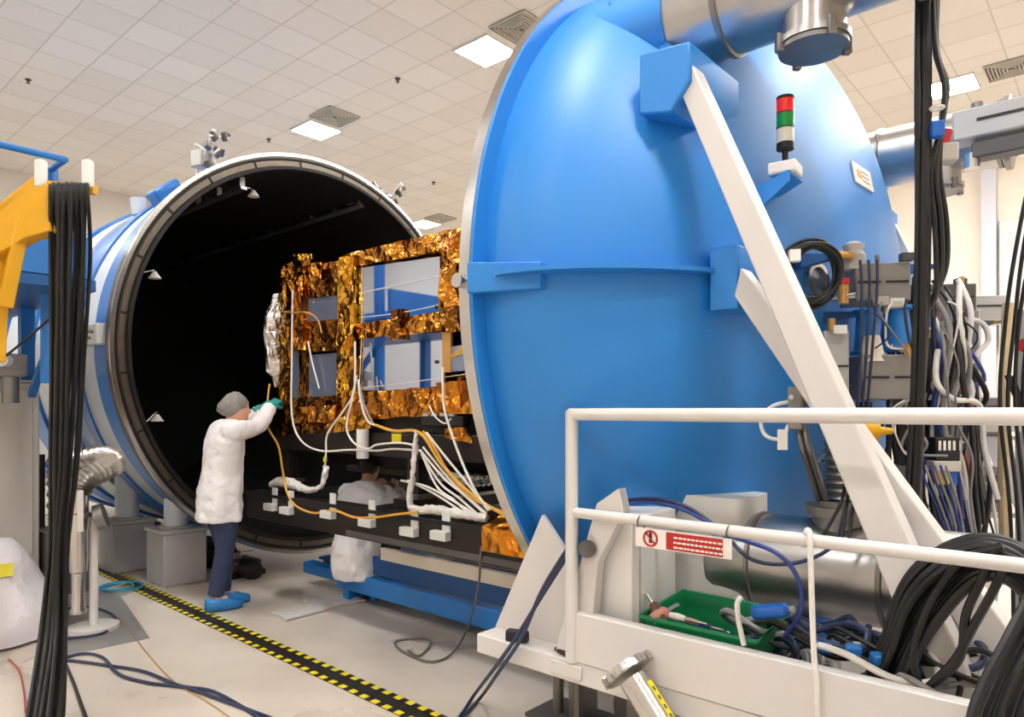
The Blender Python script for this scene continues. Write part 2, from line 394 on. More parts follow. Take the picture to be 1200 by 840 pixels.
# lifting lug near the top-left and a valve cluster on each shoulder
g = math.radians(118); q = V((-.42, -1.88*math.cos(g-PI/2)*0, 0))
def onshell(px, py, x, r=1.9):
    # point on the shell's near/top side at station x whose image height is closest to py
    best = None
    for k in range(0, 181):
        a = math.radians(k); p = V((x, -r*math.cos(a), ZC+r*math.sin(a)))
        d = p-CAM; z = d.dot(FW); X_ = 600+F*d.dot(RT)/z; Y_ = HOR-F*d.z/z
        e = (X_-px)**2+(Y_-py)**2
        if best is None or e < best[0]: best = (e, p, a)
    return best[1], best[2]
p, a = onshell(190, 217, -.75, 1.86)
M = Matrix.Rotation(-(a-PI/2), 3, 'X')
MB().box(p+M @ V((0, 0, .06)), (.22, .28, .16), M=M).b('lifting_lug', 'chamber_blue', ch, bevel=.03)
p, a = onshell(150, 234, -1.2, 1.86)
MB().cyl(p, p+V((0, -.02, .16)), .07).b('gauge_port', 'chamber_white', ch)
def valve_cluster(px, py, x, seed, lab):
    p, a = onshell(px, py, x, 1.95); q = random.Random(seed); d = V((0, -math.cos(a), math.sin(a)))
    t = T('valve', lab, 'valve', p)
    MB().cyl(p-d*.06, p+d*.08, .05).b('stem', 'dull_steel', t)
    MB().box(p+d*.11+V((-.12, 0, 0)), (.14, .14, .16), rz=.3).b('actuator', 'cabinet_grey', t, bevel=.015)
    m = MB()
    for k in range(9):
        c = p+d*(.06+.12*q.random())+V((q.uniform(-.06, .22), q.uniform(-.12, .12), q.uniform(0, .12)))
        MB().cyl(c, c+V((q.uniform(-.06, .06), q.uniform(-.06, .06), q.uniform(.02, .07))), q.uniform(.018, .035), seg=10).b('fitting', 'dull_steel', t)
    MB().tube([p+d*.14, p+d*.18+V((.12, 0, .02)), p+d*.2+V((.22, 0, .1))], .02).b('elbow', 'white_plastic', t)
    MB().tube([p+d*.18, p+d*.2+V((-.18, 0, .06)), p+V((-.35, 0, .02))], .006).b('lead', 'white_cable', t)
valve_cluster(247, 186, -.35, 3, 'pale valve fitting standing on the chamber top left of the rim')
valve_cluster(465, 226, -.25, 5, 'pale valve fitting on the far shoulder of the chamber, against the ceiling')
# interior tracks, cable trays and lamp fittings
def inside(ang, r, x): return V((x, r*math.cos(ang), ZC+r*math.sin(ang)))
for k, (px, py, lab) in enumerate([(424, 241, 'thin grey cable tray running along the chamber ceiling at the right'), (286, 220, 'loose cable run hanging inside the chamber at the upper left')]):
    x = -.14
    p0 = P(px, py, X=x); p1 = V((-5.0, p0.y, p0.z))
    t = T('cable_tray', lab, 'cable tray', p0)
    MB().bar(p0, p1, .06, .025).b('rail', 'aluminium', t)
    q = random.Random(k); pts = [V((x-.16*i, p0.y+q.uniform(-.05, .05), p0.z+.03+.10*q.random())) for i in range(22)]
    MB().tube(pts, .011, 6, 3).b('loose_wire', 'aluminium', t)
    for i in range(8): MB().box(V((x-.05-.45*i, p0.y, p0.z+.05)), (.04, .05, .12)).b('bracket', 'dull_steel', t)
for ang, rr, lab in [(math.radians(196), 1.60, 'dim metal strip along the chamber wall just below mid height'), (math.radians(210), 1.62, 'dim metal strip low on the chamber wall behind the standing technician'), (math.radians(165), 1.62, 'dim metal strip high on the chamber left wall')]:
    m = MB()
    for i in range(9): m.bar(inside(ang, rr, -.7-.45*i), inside(ang, rr, -.95-.45*i), .03, .015)
    m.b('wall_strip', 'dull_steel', label=lab, cat='metal strip', group='metal strips on the inner chamber wall')
for px, py, lab in [(292, 215, 'small white lamp hanging inside the chamber at upper left'), (173, 322, 'small silvery fitting inside the rim at left, upper one'), (176, 497, 'small silvery fitting inside the rim at left, lower one')]:
    p = P(px, py, X=-.25)
    v = V((0, p.y, p.z-ZC)); p = V((-.25, 0, ZC))+v.normalized()*min(v.length, 1.62)
    t = T('lamp_fitting', lab, 'lamp', p)
    MB().lathe([(.015, .06), (.02, .05), (.055, 0), (.05, 0), (.0, .04)], p, seg=14).b('shade', 'white_plastic', t)
    MB().tube([p+V((0, 0, .05)), p+V((-.05, .02, .08)), p+v.normalized()*.08+V((-.06, 0, .02))], .008).b('bracket', 'steel', t)
# plinths and legs under the chamber
for k, (x, y, lab) in enumerate([(-.42, -1.25, 'grey plinth with round leg under the chamber, beside the technician'), (-1.3, -1.35, 'grey plinth with round leg under the chamber, behind the steel valve')]):
    t = T('chamber_support', lab, 'support', (x, y, 0), 'plinths under the chamber')
    MB().span((x-.19, y-.19, 0), (x+.19, y+.19, .46)).b('plinth', 'plinth_grey', t, bevel=.012)
    MB().span((x-.205, y-.205, .46), (x+.205, y+.205, .49)).b('cap_plate', 'grey_paint', t, bevel=.006)
    zt = ZC-math.sqrt(1.83**2-y*y)+.06
    MB().cyl((x, y, .49), (x, y, zt), .105).b('leg', 'chamber_white', t)
    MB().cyl((x, y, .49), (x, y, .51), .14).b('foot_flange', 'grey_paint', t)
for k, (x, y, lab) in enumerate([(-.95, -.75, 'dark pump added on the floor to deepen the shade under the chamber, between the plinths'), (-2.0, -1.0, 'dark pump added to deepen the shade under the chamber behind the steel valve'), (-.25, -.75, 'dark pump added to deepen the shade under the chamber rim beside the technician legs')]):  # invented dark pumps, added to block floor bounce and darken the chamber underside
    t = T('filler_pump', lab, 'pump', (x, y, 0), 'dark pumps added under the chamber')
    h = [.34, .5, .2][k]; wd = [.22, .26, .15][k]
    MB().span((x-wd, y-.16, .05), (x+wd, y+.16, h*.7)).b('body', 'dark_grey', t, bevel=.02)
    MB().span((x-wd-.03, y-.18, 0), (x+wd+.03, y+.18, .05)).b('base_plate', 'darker_metal', t, bevel=.006)
    MB().cyl((x-wd*.5, y, h*.7), (x-wd*.5, y, h), .06).b('inlet', 'dull_steel', t)
    MB().lathe([(0, 0), (.09, 0), (.09, .16), (.075, .19), (0, .19)], (x+wd-.02, y, h*.38), (1, 0, 0), 24).b('motor', 'dark_metal', t)
    MB().tube([(x-wd*.5, y, h), (x-wd*.5, y-.02, h+.05), (x-wd*.5-.15, y+.05, h+.08), (x-wd*.5-.4, y+.1, h+.04)], .03, 10).b('hose', 'black_rubber', t)
#=SECTION lid
LXF = 4.0265; DX = LXF+.1; DR = .96*R; DD = 1.0
ld = T('vacuum_dome', 'huge blue domed chamber lid standing on the white trolley', 'chamber lid', (4.3, 0, .14))
fr = MB().ring((LXF-.075, 0, ZC), AX, 1.72, R, .06, 192).b('sealing_ring', 'steel', ld, smooth=30)
MB().ring((LXF-.015, 0, ZC), AX, 1.72, R-.003, .017, 192).b('flange', 'blue_paint', ld, smooth=30)
prof = [(DR, 0), (DR, .1)]+[(DR*math.cos(t), .1+DD*math.sin(t)) for t in [PI/2*i/40 for i in range(1, 41)]]
MB().lathe(prof, (LXF, 0, ZC), AX, 192).b('dome', 'blue_paint', ld)
MB().lathe([(1.7, .0), (1.7, .1), (1.4, .7), (.7, .92), (0, .97)], (LXF-.05, 0, ZC), AX, 64).b('inner_shroud', 'black_shroud', ld)
def dome_x(y, z, off=0):
    r2 = (y*y+(z-ZC)**2)/DR**2
    return DX+DD*math.sqrt(max(0, 1-r2))+off
def dome_r(x): return DR if x <= DX else DR*math.sqrt(max(0, 1-((x-DX)/DD)**2))
# horizontal stiffening ribs on both sides at the dome's equator
def eq_rib(s, z, x1, w=.10, name='rib'):
    pts = []
    n = 26; inner = []; outer = []
    for i in range(n+1):
        x = LXF+.02+(x1-LXF-.02)*i/n; rz = dome_r(x); y = math.sqrt(max(rz*rz-(z-ZC)**2, 0))
        k = min(1, i/3)*min(1, (n-i)/3+.3)
        inner.append(V((x, s*(y-.03), z))); outer.append(V((x+.35*w*k, s*(y+w*k*.8), z)))
    MB().prism(inner+outer[::-1], (0, 0, .018)).b(name, 'blue_paint', ld)
x1b = 4.86
eq_rib(-1, ZC-.0, x1b); eq_rib(1, ZC-.0, x1b)
for s in (-1, 1):
    MB().prism([(LXF-.01, s*(R-.03), ZC-.06), (LXF-.01, s*(R-.03), ZC+.07), (LXF+.3, s*(DR-.05), ZC+.045), (LXF+.3, s*(DR-.05), ZC-.06)], (0, s*.05, 0)).b('rim_lug', 'blue_paint', ld, bevel=.006)
    MB().cyl((LXF-.06, s*(R-.01), ZC), (LXF-.06, s*(R+.03), ZC), .03, seg=14).b('lug_pin', 'steel', ld)
# brackets carrying the white struts
YB = -1.5
for s in (-1, 1):
    y0, y1 = s*1.44, s*1.56
    MB().span((4.82, s*1.10, ZC-.15), (4.94, s*1.415, ZC+.10)).b('strut_bracket', 'blue_paint', ld, bevel=.008)
    MB().prism([(4.60, s*1.58, 2.73), (4.74, s*1.58, 2.70), (4.82, s*1.58, 2.80), (4.82, s*1.58, 2.95), (4.60, s*1.58, 2.97)], (0, -s*.45, 0)).b('strut_bracket', 'blue_paint', ld, bevel=.008)
# steel pipes through the upper dome, one on each side
def pipe(s, lab):
    y, z, r = s*1.2, 3.24, .19
    t = T('vacuum_pipe', lab, 'pipe', (4.6, y, z), 'steel vacuum pipes on the dome')
    MB().lathe([(r+.012, -.45), (r+.012, .04), (r-.01, .04), (r-.01, -.45)], (4.55, y, z), AX, 48, closed=True).b('nozzle', 'blue_paint', ld)
    MB().lathe([(0, -.3), (r, -.3), (r, .97), (0, .97)], (4.55, y, z), AX, 48).b('pipe_body', 'brushed_steel', t)
    for x in (4.80, 5.46): MB().lathe([(r, 0), (r+.012, .005), (r+.012, .025), (r, .03)], (x, y, z), AX, 48).b('weld_ring', 'dull_steel', t)
    MB().lathe([(r, 0), (r+.03, 0), (r+.03, .03), (0, .03)], (5.50, y, z), AX, 48).b('end_flange', 'dull_steel', t)
    pc = V((5.15, y, z))
    MB().lathe([(.118, 0), (.118, -.245), (.135, -.25), (.135, -.275), (0, -.275)], pc, (0, 0, 1), 40).b('port', 'brushed_steel', t)
    pl = MB().lathe([(0, -.277), (.128, -.277), (.128, -.295), (.0, -.297)], pc, (0, 0, 1), 40).b('port_cover', 'dull_steel', t)
    for k in range(4):
        g = PI/4+k*PI/2; c = pc+V((.135*math.cos(g), .135*math.sin(g), -.27))
        MB().box(c, (.03, .03, .07), rz=g).b('port_clamp', 'dull_steel', t, bevel=.004)
    m = MB(); q = random.Random(4+s)
    for k in range(8):
        c = V((5.56+.05*k*.6, y+q.uniform(-.13, .13), z+q.uniform(-.15, .12)))
        MB().cyl(c, c+V((q.uniform(.03, .09), q.uniform(-.04, .04), q.uniform(-.06, .06))), q.uniform(.02, .045), seg=12).b('end_fitting', 'dull_steel', t)
    MB().lathe([(0, 0), (.03, 0), (.03, -.12), (.05, -.125), (.05, -.14), (0, -.14)], (5.60, y, z-.02), seg=16).b('gauge', 'steel', t)
    return t
p1 = pipe(-1, 'polished steel pipe leaving the dome top, with a round port cover below')
p2 = pipe(1, 'polished steel pipe behind the dome, with hanging black cables in front')
# reinforcing fin next to the nozzle
MB().prism([(4.30, -1.35, dome_x(-1.35, 3.2)*0+3.28), (4.66, -1.35, 3.02), (4.66, -1.35, 3.05), (4.30, -1.35, 3.40)], (0, .16, 0)).b('gusset', 'blue_paint', ld)
# name plate on the dome
c = V((dome_x(-.18, 2.62), 0, 0))
def dome_frame(px, py, off=0):
    "point and tangent frame on the dome seen at a pixel"
    r = FW+RT*((px-600)/F)+V((0, 0, 1))*((HOR-py)/F); d = 1.0
    best = None
    while d < 6:
        p = CAM+r*d; rr = math.hypot(p.y, p.z-ZC)
        if p.x > DX and ((p.x-DX)/DD)**2+(rr/DR)**2 <= 1: break
        d += .004
    n = V(((p.x-DX)/DD**2, p.y/DR**2, (p.z-ZC)/DR**2)).normalized()
    a = V((0, 0, 1)).cross(n).normalized(); b = n.cross(a)
    return p+n*off, a, b, n
p, a, b, n = dome_frame(1010, 208)
M = Matrix((a, b, n)).transposed()
pt = MB().box(p+n*.004, (.25, .11, .008), M=M).b('name_plate', 'sign_white', ld)
MB().box(p+n*.0095-a*.06, (.05, .04, .002), M=M).b('emblem', 'gold_tape', pt)
for k in range(3): MB().box(p+n*.0095+a*.025+b*(.024-.024*k), (.09, .006, .002), M=M).b('printed_line', 'grey_paint', pt)
# signal tower on its bracket
p, a, b, n = dome_frame(889, 216)
tip = P(917, 204, d=2.86)
p, a, b, n = dome_frame(868, 224)
sh = MB()
sh.prism([p-n*.08+V((0, 0, -.03)), tip+V((.04, -.04, -.012)), tip+V((.04, .12, -.012)), p-n*.08+V((0, .22, -.03))], (0, 0, .012))
sh.prism([p-n*.08+V((0, 0, -.17)), tip+V((.04, -.04, -.045)), tip+V((.04, -.04, -.012)), p-n*.08+V((0, 0, -.03))], (0, .010, 0))
sh.b('lamp_bracket', 'blue_paint', ld)
t = T('signal_tower', 'red, green and white signal lamp tower on a white box beside the strut', 'signal light', tip)
MB().box(tip+V((0, .03, .022)), (.11, .12, .05), rz=.1).b('junction_box', 'white_plastic', t, bevel=.008)
z = tip+V((0, .03, .047))
MB().lathe([(0, 0), (.028, 0), (.028, .006), (.012, .012), (.012, .055), (.034, .06), (.034, .085), (0, .085)], z, seg=24).b('pole', 'black_rubber', t)
for k, m in enumerate(('lamp_white', 'lamp_green', 'lamp_red')):
    MB().lathe([(0, 0), (.034, 0), (.034, .056), (0, .056)], z+V((0, 0, .087+.06*k)), seg=24).b('lamp', m, t)
MB().lathe([(.035, 0), (.035, .008), (.02, .014), (0, .014)], z+V((0, 0, .087+.18)), seg=24).b('cap', 'black_rubber', t)
for k in (1, 2): MB().lathe([(.0345, 0), (.0345, .006)], z+V((0, 0, .083+.06*k)), seg=24).b('divider', 'black_rubber', t)
#=SECTION trolley
YT = -1.78; ZT = .75; X0 = 4.415; X1 = 5.9; XE = 7.2; ZK = .47; ZQ = .555
tr = T('lid_trolley', 'white steel trolley carrying the lid, with side panel and deck', 'trolley', (4.8, 0, 0))
MB().span((3.89, YT, ZK), (XE, -1.22, ZQ)).b('deck_beam', 'white_paint', tr, bevel=.006)
MB().span((3.89, 1.22, ZK), (XE, -YT, ZQ)).b('deck_beam', 'white_paint', tr, bevel=.006)
MB().span((4.9, -1.22, ZK), (5.1, 1.22, ZQ)).b('cross_beam', 'deep_blue', tr)
MB().span((5.9, -1.22, ZK), (6.1, 1.22, ZQ)).b('cross_beam', 'deep_blue', tr)
MB().span((X0, YT-.004, ZQ+.003), (5.81, YT+.012, ZT)).b('side_panel', 'white_paint', tr, bevel=.003)
MB().span((X0, YT+.012, ZT-.012), (5.81, YT+.05, ZT)).b('panel_lip', 'white_paint', tr)
MB().span((X0-.1, YT-.012, ZK+.02), (X0+.05, YT, ZQ-.01)).b('stop_block', 'white_paint', tr, bevel=.004)
# gussets and saddles that hold the lid
g1 = [P(580, 742, Y=-1.66), P(635, 603, Y=-1.66), P(668, 655, Y=-1.66), P(712, 742, Y=-1.66)]
for q in g1: q.y = -1.66
g1[0].z = ZQ; g1[3].z = ZQ
MB().prism(g1, (0, .025, 0)).b('gusset_plate', 'white_paint', tr, bevel=.003)
MB().prism([V((q.x, 1.635, q.z)) for q in g1], (0, .025, 0)).b('gusset_plate', 'white_paint', tr, bevel=.003)
g2 = [P(650, 772, Y=-1.75), P(699, 590, Y=-1.75), P(725, 572, Y=-1.75), P(731, 600, Y=-1.75), P(700, 660, Y=-1.75), P(690, 778, Y=-1.75)]
for q in g2: q.y = -1.75
g2[0].z = g2[-1].z = ZQ
MB().prism(g2, (0, .05, 0)).b('saddle_arm', 'white_paint', tr, bevel=.004)
MB().cyl(P(688, 643, Y=-1.78), P(688, 643, Y=-1.74), .035, seg=20).b('saddle_pin', 'dark_grey', tr)
c = P(596, 744, Y=-1.745); c.z = ZQ
MB().box(c+V((.05, .0, .025)), (.10, .045, .05), rz=.3).b('clamp', 'black_rubber', tr, bevel=.01)
MB().box(c+V((.30, .0, .012)), (.10, .03, .02), rz=-.3).b('clamp', 'black_rubber', tr, bevel=.006)
# wheels and jack under the deck
for x in (4.35, 5.4, 6.6):
    for s in (-1, 1):
        m = T  # wheel assembly parts
        MB().lathe([(0, -.03), (.13, -.03), (.14, -.02), (.14, .02), (.13, .03), (0, .03)], (x, s*1.15, .14), (0, 1, 0), 32).b('wheel', 'dark_grey', tr)
        MB().span((x-.04, s*1.15-.06, .12), (x+.04, s*1.15-.035, ZK)).b('wheel_fork', 'dull_steel', tr)
jx = P(640, 822, Z=.1)
MB().span((jx.x-.12, jx.y-.02, 0), (jx.x+.30, jx.y+.26, .02)).b('jack_plate', 'dark_grey', tr)
MB().span((jx.x+.14, jx.y+.04, .02), (jx.x+.17, jx.y+.2, ZK)).b('jack_web', 'dull_steel', tr)
MB().cyl((jx.x, jx.y+.1, 0), (jx.x, jx.y+.1, ZK), .028, seg=14).b('jack_screw', 'dull_steel', tr)
MB().cyl((jx.x+.09, jx.y+.1, 0), (jx.x+.09, jx.y+.1, ZK), .02, seg=14).b('jack_screw', 'dull_steel', tr)
# guard rail
rl = T('guard_rail', 'white tubular guard rail along the trolley side', 'railing', (5.4, YT, ZQ))
MB().cyl((X0, YT, ZQ), (X0, YT, 1.545), .025, seg=20).b('post', 'white_paint', rl)
MB().cyl((6.05, YT, ZQ), (6.05, YT, 1.545), .025, seg=20).b('post', 'white_paint', rl)
MB().tube([(X0, YT, 1.532), (6.05, YT, 1.532)], .0238, 20, sm=False).ball((X0, YT, 1.532), .0255).b('top_rail', 'white_paint', rl)
MB().tube([(X0, YT, 1.145), (6.05, YT, 1.145)], .0205, 16, sm=False).b('mid_rail', 'white_paint', rl)
# red warning sign hung from the middle rail
ys = YT-.028
sx0, sx1 = P(750, 625, Y=YT).x, P(862, 640, Y=YT).x
sg = T('warning_sign', 'red and white prohibition sign hanging from the middle guard rail', 'sign', ((sx0+sx1)/2, ys, 1.04))
MB().span((sx0, ys-.003, 1.0560), (sx1, ys, 1.1240)).b('board', 'sign_white', sg)
MB().span((sx0+.125, ys-.005, 1.0600), (sx1-.03, ys-.003, 1.1200)).b('red_field', 'sign_red', sg)
pc = V((sx0+.062, ys-.003, 1.0900))
MB().ring(pc, (0, -1, 0), .023, .030, .003, 32).b('prohibition_ring', 'sign_red', sg)
MB().bar(pc+V((-.02, -.0015, .02)), pc+V((.02, -.0015, -.02)), .006, .003, V((0, 1, 0))).b('prohibition_bar', 'sign_red', sg)
MB().box(pc+V((0, -.001, -.002)), (.012, .002, .028)).ball(pc+V((0, -.001, .017)), .006, 8).b('pictogram', 'sign_dark', sg)
for k, wd in enumerate((.17, .2, .19)):
    q = random.Random(k); x = sx0+.155; m = MB()
    while x < sx0+.155+wd:
        lw = q.uniform(.008, .016); m.span((x, ys-.0065, 1.1010-.017*k), (x+lw, ys-.005, 1.1070-.017*k)); x += lw+.004
    m.b('illegible_line', 'sign_white', sg)
for x in (sx0+.005, sx1-.02): MB().torus((x, YT, 1.1360), (1, 0, 0), .027, .003, 20, 6).b('cable_tie', 'dark_grey', sg)
# white struts
def strut(p, q, w, y, th, name, lab, grp, s=1):
    t = T(name, lab, 'strut', q, grp)
    d = (V(q)-V(p)); n = V((d.z, 0, -d.x)).normalized()
    if n.x < 0: n = -n
    P0 = V(p); P1 = V(q)
    # top end cut upright, the beam widening towards its foot
    k = d.normalized(); w0 = w*.72; w1 = w*1.12
    poly = [P0-n*w0/2+k*(w0*.45), P0+n*w0/2-k*(w0*.45), P1+n*w1/2, P1-n*w1/2]
    poly = [V((v.x, y, v.z)) for v in poly]
    MB().prism(poly, (0, th, 0)).b('beam', 'white_paint', t, bevel=.006)
    e0, e1 = V((q[0]-.16, y-.01, q[2]-.02)), V((q[0]+.16, y+th+.01, q[2]))
    MB().span(e0, e1).b('foot_plate', 'white_paint', t)
    for kx in (-.11, .11): MB().cyl((q[0]+kx, y+th/2, q[2]), (q[0]+kx, y+th/2, q[2]+.02), .012, seg=8).b('foot_bolt', 'dull_steel', t)
    return t
def P2(px, py, y): return P(px, py, Y=y)
b1a = P2(804, 92, -1.56); b1b = P2(1112, 800, -1.56); 
k = (b1a.z-.58)/(b1a.z-b1b.z); b1e = b1a+(b1b-b1a)*k
strut(b1a, b1e, .112, -1.56, .10, 'lid_strut', 'long white strut from the dome top down to the trolley, nearest the rail', 'white struts propping the dome')
b2a = P2(864, 330, -1.42); b2b = P2(1158, 746, -1.42)
k = (b2a.z-.58)/(b2a.z-b2b.z); b2e = b2a+(b2b-b2a)*k
strut(b2a, b2e, .115, -1.42, .10, 'lid_strut', 'shorter white strut crossing behind the long one', 'white struts propping the dome')
strut(V((b1a.x, 0, b1a.z)), V((b1e.x, 0, b1e.z)), .118, 1.46, .10, 'lid_strut', 'far strut behind the dome, in shade beside the cable bundle', 'white struts propping the dome')
#=SECTION satellite
YS = -.80
def S(px, py, y=YS): return P(px, py, Y=y)
st = T('satellite', 'large box satellite wrapped in gold foil with mirror panels', 'satellite', (1.9, 0, 1.4))
tl = S(338, 312); trr = S(545, 266); ztop = 2.70; xl = .72; xr = 3.05; zbot = 1.40
MB().span((xl+.03, YS+.06, 1.5), (xr, .8, ztop-.03)).b('body', 'bronze_foil', st)
MB().span((xl+.08, YS+.04, 1.39), (xr, .76, 1.5)).b('adapter_ring', 'darker_metal', st)
def foil(name, pts, m, th=.06, nu=None, nv=None, amp=.014, off=0, sd=0, freq=11):
    c = [S(*p) for p in pts]
    for q in c: q.y = YS-off
    nu = nu or max(3, int((c[1]-c[0]).length/.035)); nv = nv or max(3, int((c[3]-c[0]).length/.035))
    # corners given as bottom-left, bottom-right, top-right, top-left
    return MB().sheet(c[0], c[1], c[2], c[3], th, nu, nv, amp, freq, sd).b(name, m, st, flat=True)
def panel(name, pts, m, off=.0, th=.03):
    c = [S(*p) for p in pts]
    for q in c: q.y = YS-off
    return MB().prism(c, (0, th, 0)).b(name, m, st)
# right-hand bay
panel('mirror_panel', [(421, 380), (519, 364), (519, 300), (421, 314)], 'mirror', .0)
panel('mirror_panel', [(421, 458), (519, 456), (519, 389), (421, 396)], 'mirror', .0)
panel('mirror_panel', [(519, 436), (548, 434), (548, 403), (519, 408)], 'mirror_dim', .0)
panel('gold_tape_strip', [(519, 436), (529, 436), (529, 388), (519, 389)], 'gold_tape', .006, .02)
panel('mirror_panel', [(529, 420), (548, 412), (548, 398), (529, 416)], 'gold_tape', .004, .02)
foil('foil_border', [(406, 315), (548, 290), (548, 266), (406, 299)], 'amber_foil', off=.03, sd=1)
foil('foil_border', [(421, 397), (521, 388), (521, 365), (421, 380)], 'amber_foil', off=.02, sd=2, amp=.016)
foil('foil_border', [(463, 399), (475, 397), (475, 362), (463, 364)], 'bronze_foil', off=.04, sd=3)
foil('foil_border', [(400, 466), (420, 463), (420, 300), (402, 303)], 'gold_foil', off=.045, sd=4)
foil('foil_border', [(518, 362), (548, 357), (548, 268), (522, 274)], 'amber_foil', off=.04, sd=5)
foil('foil_border', [(519, 390), (549, 388), (549, 355), (519, 360)], 'bronze_foil', off=.03, sd=6)
foil('foil_border', [(405, 492), (560, 484), (552, 450), (405, 462)], 'amber_foil', off=.03, sd=7, amp=.02)
foil('foil_border', [(518, 480), (562, 486), (552, 446), (518, 449)], 'orange_foil', off=.05, sd=8, amp=.018)
foil('foil_skirt', [(398, 506), (440, 502), (440, 486), (398, 490)], 'gold_foil', off=.05, sd=21, amp=.03)
foil('foil_skirt', [(528, 512), (556, 520), (552, 500), (526, 502)], 'amber_foil', off=.04, th=.02, sd=22, amp=.03)
# left-hand bay
panel('mirror_panel', [(361, 378), (400, 375), (400, 344), (361, 349)], 'mirror_dim', .0)
panel('mirror_panel', [(361, 466), (400, 463), (400, 413), (361, 416)], 'mirror_dim', .0)
panel('mirror_panel', [(343, 470), (354, 469), (354, 408), (343, 410)], 'mirror_dim', .01)
foil('foil_cover', [(361, 350), (402, 345), (402, 305), (356, 312)], 'bronze_foil', off=.01, sd=11)
foil('foil_cover', [(352, 414), (400, 410), (400, 374), (352, 378)], 'bronze_foil', off=.02, sd=12, amp=.01)
foil('foil_border', [(342, 412), (361, 410), (361, 322), (342, 330)], 'amber_foil', off=.05, sd=13, amp=.02)
foil('foil_border', [(353, 470), (362, 469), (362, 408), (353, 410)], 'bronze_foil', off=.02, sd=14)
foil('foil_border', [(329, 474), (344, 472), (344, 322), (333, 330)], 'gold_foil', off=.02, sd=15, amp=.018)
foil('foil_border', [(333, 334), (362, 322), (362, 303), (338, 312)], 'bronze_foil', off=.05, sd=16, amp=.03)
foil('foil_flap', [(357, 308), (376, 304), (375, 299), (354, 299)], 'gold_foil', off=.08, th=.01, sd=17, amp=.02)
foil('foil_flap', [(368, 330), (382, 328), (382, 308), (368, 311)], 'amber_foil', off=.05, th=.01, sd=18, amp=.02)
foil('foil_border', [(330, 510), (407, 506), (407, 462), (330, 468)], 'bronze_foil', off=.02, sd=19, amp=.025)
foil('foil_border', [(348, 496), (400, 494), (400, 474), (348, 478)], 'amber_foil', off=.05, sd=20, amp=.03)
# roof foil and end-face foil bulge
MB().sheet((xl, YS-.02, ztop+.005), (xr, YS-.02, ztop+.005), (xr, .8, ztop+.005), (xl, .8, ztop+.005), .04, 50, 30, .012, 9, 30).b('foil_roof', 'amber_foil', st, flat=True)
MB().sheet((xl+.02, .8, zbot), (xl+.02, YS, zbot), (xl+.02, YS, ztop), (xl+.02, .8, ztop), .05, 30, 26, .015, 9, 31).b('foil_end', 'bronze_foil', st, flat=True)
rs = []
for i in range(13):
    py = 346+ (452-346)*i/12; wv = [.35, .6, .8, 1, 1, 1, 1, 1, .95, .85, .8, .6, .3][i]
    c = P(325+3*(1-wv), py, Y=YS+.05); rs.append((c, V((.075*wv, 0, 0)), V((0, .12*wv, 0))))
m = MB().loft(rs, 26)
for k, v in enumerate(m.v):
    q = v*14; m.v[k] = v+V((noise.noise(q), noise.noise(q+V((5, 0, 0))), noise.noise(q+V((0, 5, 0)))))*.03
m.b('silver_foil_cover', 'silver_foil', st, flat=True)
for px, py in [(512, 360), (512, 424)]:
    c = S(px, py); MB().cyl((c.x, YS-.012, c.z), (c.x, YS, c.z), .012, seg=12).b('standoff', 'black_rubber', st)
# wires taped over the mirrors
for pts in ([(424, 310), (424, 380), (421, 458)], [(421, 343), (470, 333), (519, 322)], [(421, 455), (470, 449), (548, 438)], [(421, 372), (470, 366), (519, 356)]):
    MB().tube([S(a, b, YS-.01) for a, b in pts], .002, 6).b('taped_wire', 'white_cable', st)
# mirror seams: thin joints between the facets
# platform below the satellite
pf = T('support_platform', 'dark platform frame carrying the satellite above the bench', 'platform', (1.9, 0, .86))
MB().span((.55, -.82, 1.21), (3.85, -.62, 1.385)).b('side_beam', 'dark_metal', pf, bevel=.008)
MB().span((.55, .62, 1.21), (3.85, .82, 1.385)).b('side_beam', 'dark_metal', pf, bevel=.008)
for x in (.7, 1.5, 2.3, 3.1): MB().span((x-.07, -.62, 1.23), (x+.07, .62, 1.37)).b('cross_beam', 'darker_metal', pf)
for x in (.62, 2.3, 3.2):
    for s in (-1, 1):
        MB().span((x-.06, s*.74-.05, .96), (x+.06, s*.74+.05, 1.21)).b('foot', 'dark_metal', pf, bevel=.006)
        MB().span((x-.1, s*.74-.09, .93), (x+.1, s*.74+.09, .96)).b('foot_plate', 'dark_grey', pf)
MB().cyl(P(425, 537, Y=-.87), P(425, 503, Y=-.87), .045).b('adapter_column', 'white_plastic', pf)
MB().span((.55, -.10, .98), (3.85, -.05, 1.03)).b('tie_bar', 'dull_steel', pf)
for y, z0 in ((-.35, 1.08), (.35, 1.06)): MB().span((.5, y-.04, z0), (3.9, y+.04, z0+.09)).b('inner_rail', 'dark_metal', pf)
c = P(464, 514, Y=-.83); MB().box((c.x, -.825, c.z), (.1, .006, .07)).b('caution_label', 'label_yellow', pf)
c = P(521, 493, Y=-.80)
cb = T('connector_box', 'black connector block below the gold foil skirt', 'connector', (c.x, -.83, c.z))
MB().box(c, (.40, .06, .07)).b('housing', 'black_rubber', cb, bevel=.006)
for k in range(4): MB().box(c+V((-.15+.085*k, -.025, .04)), (.05, .03, .018)).b('socket', 'grey_paint', cb)
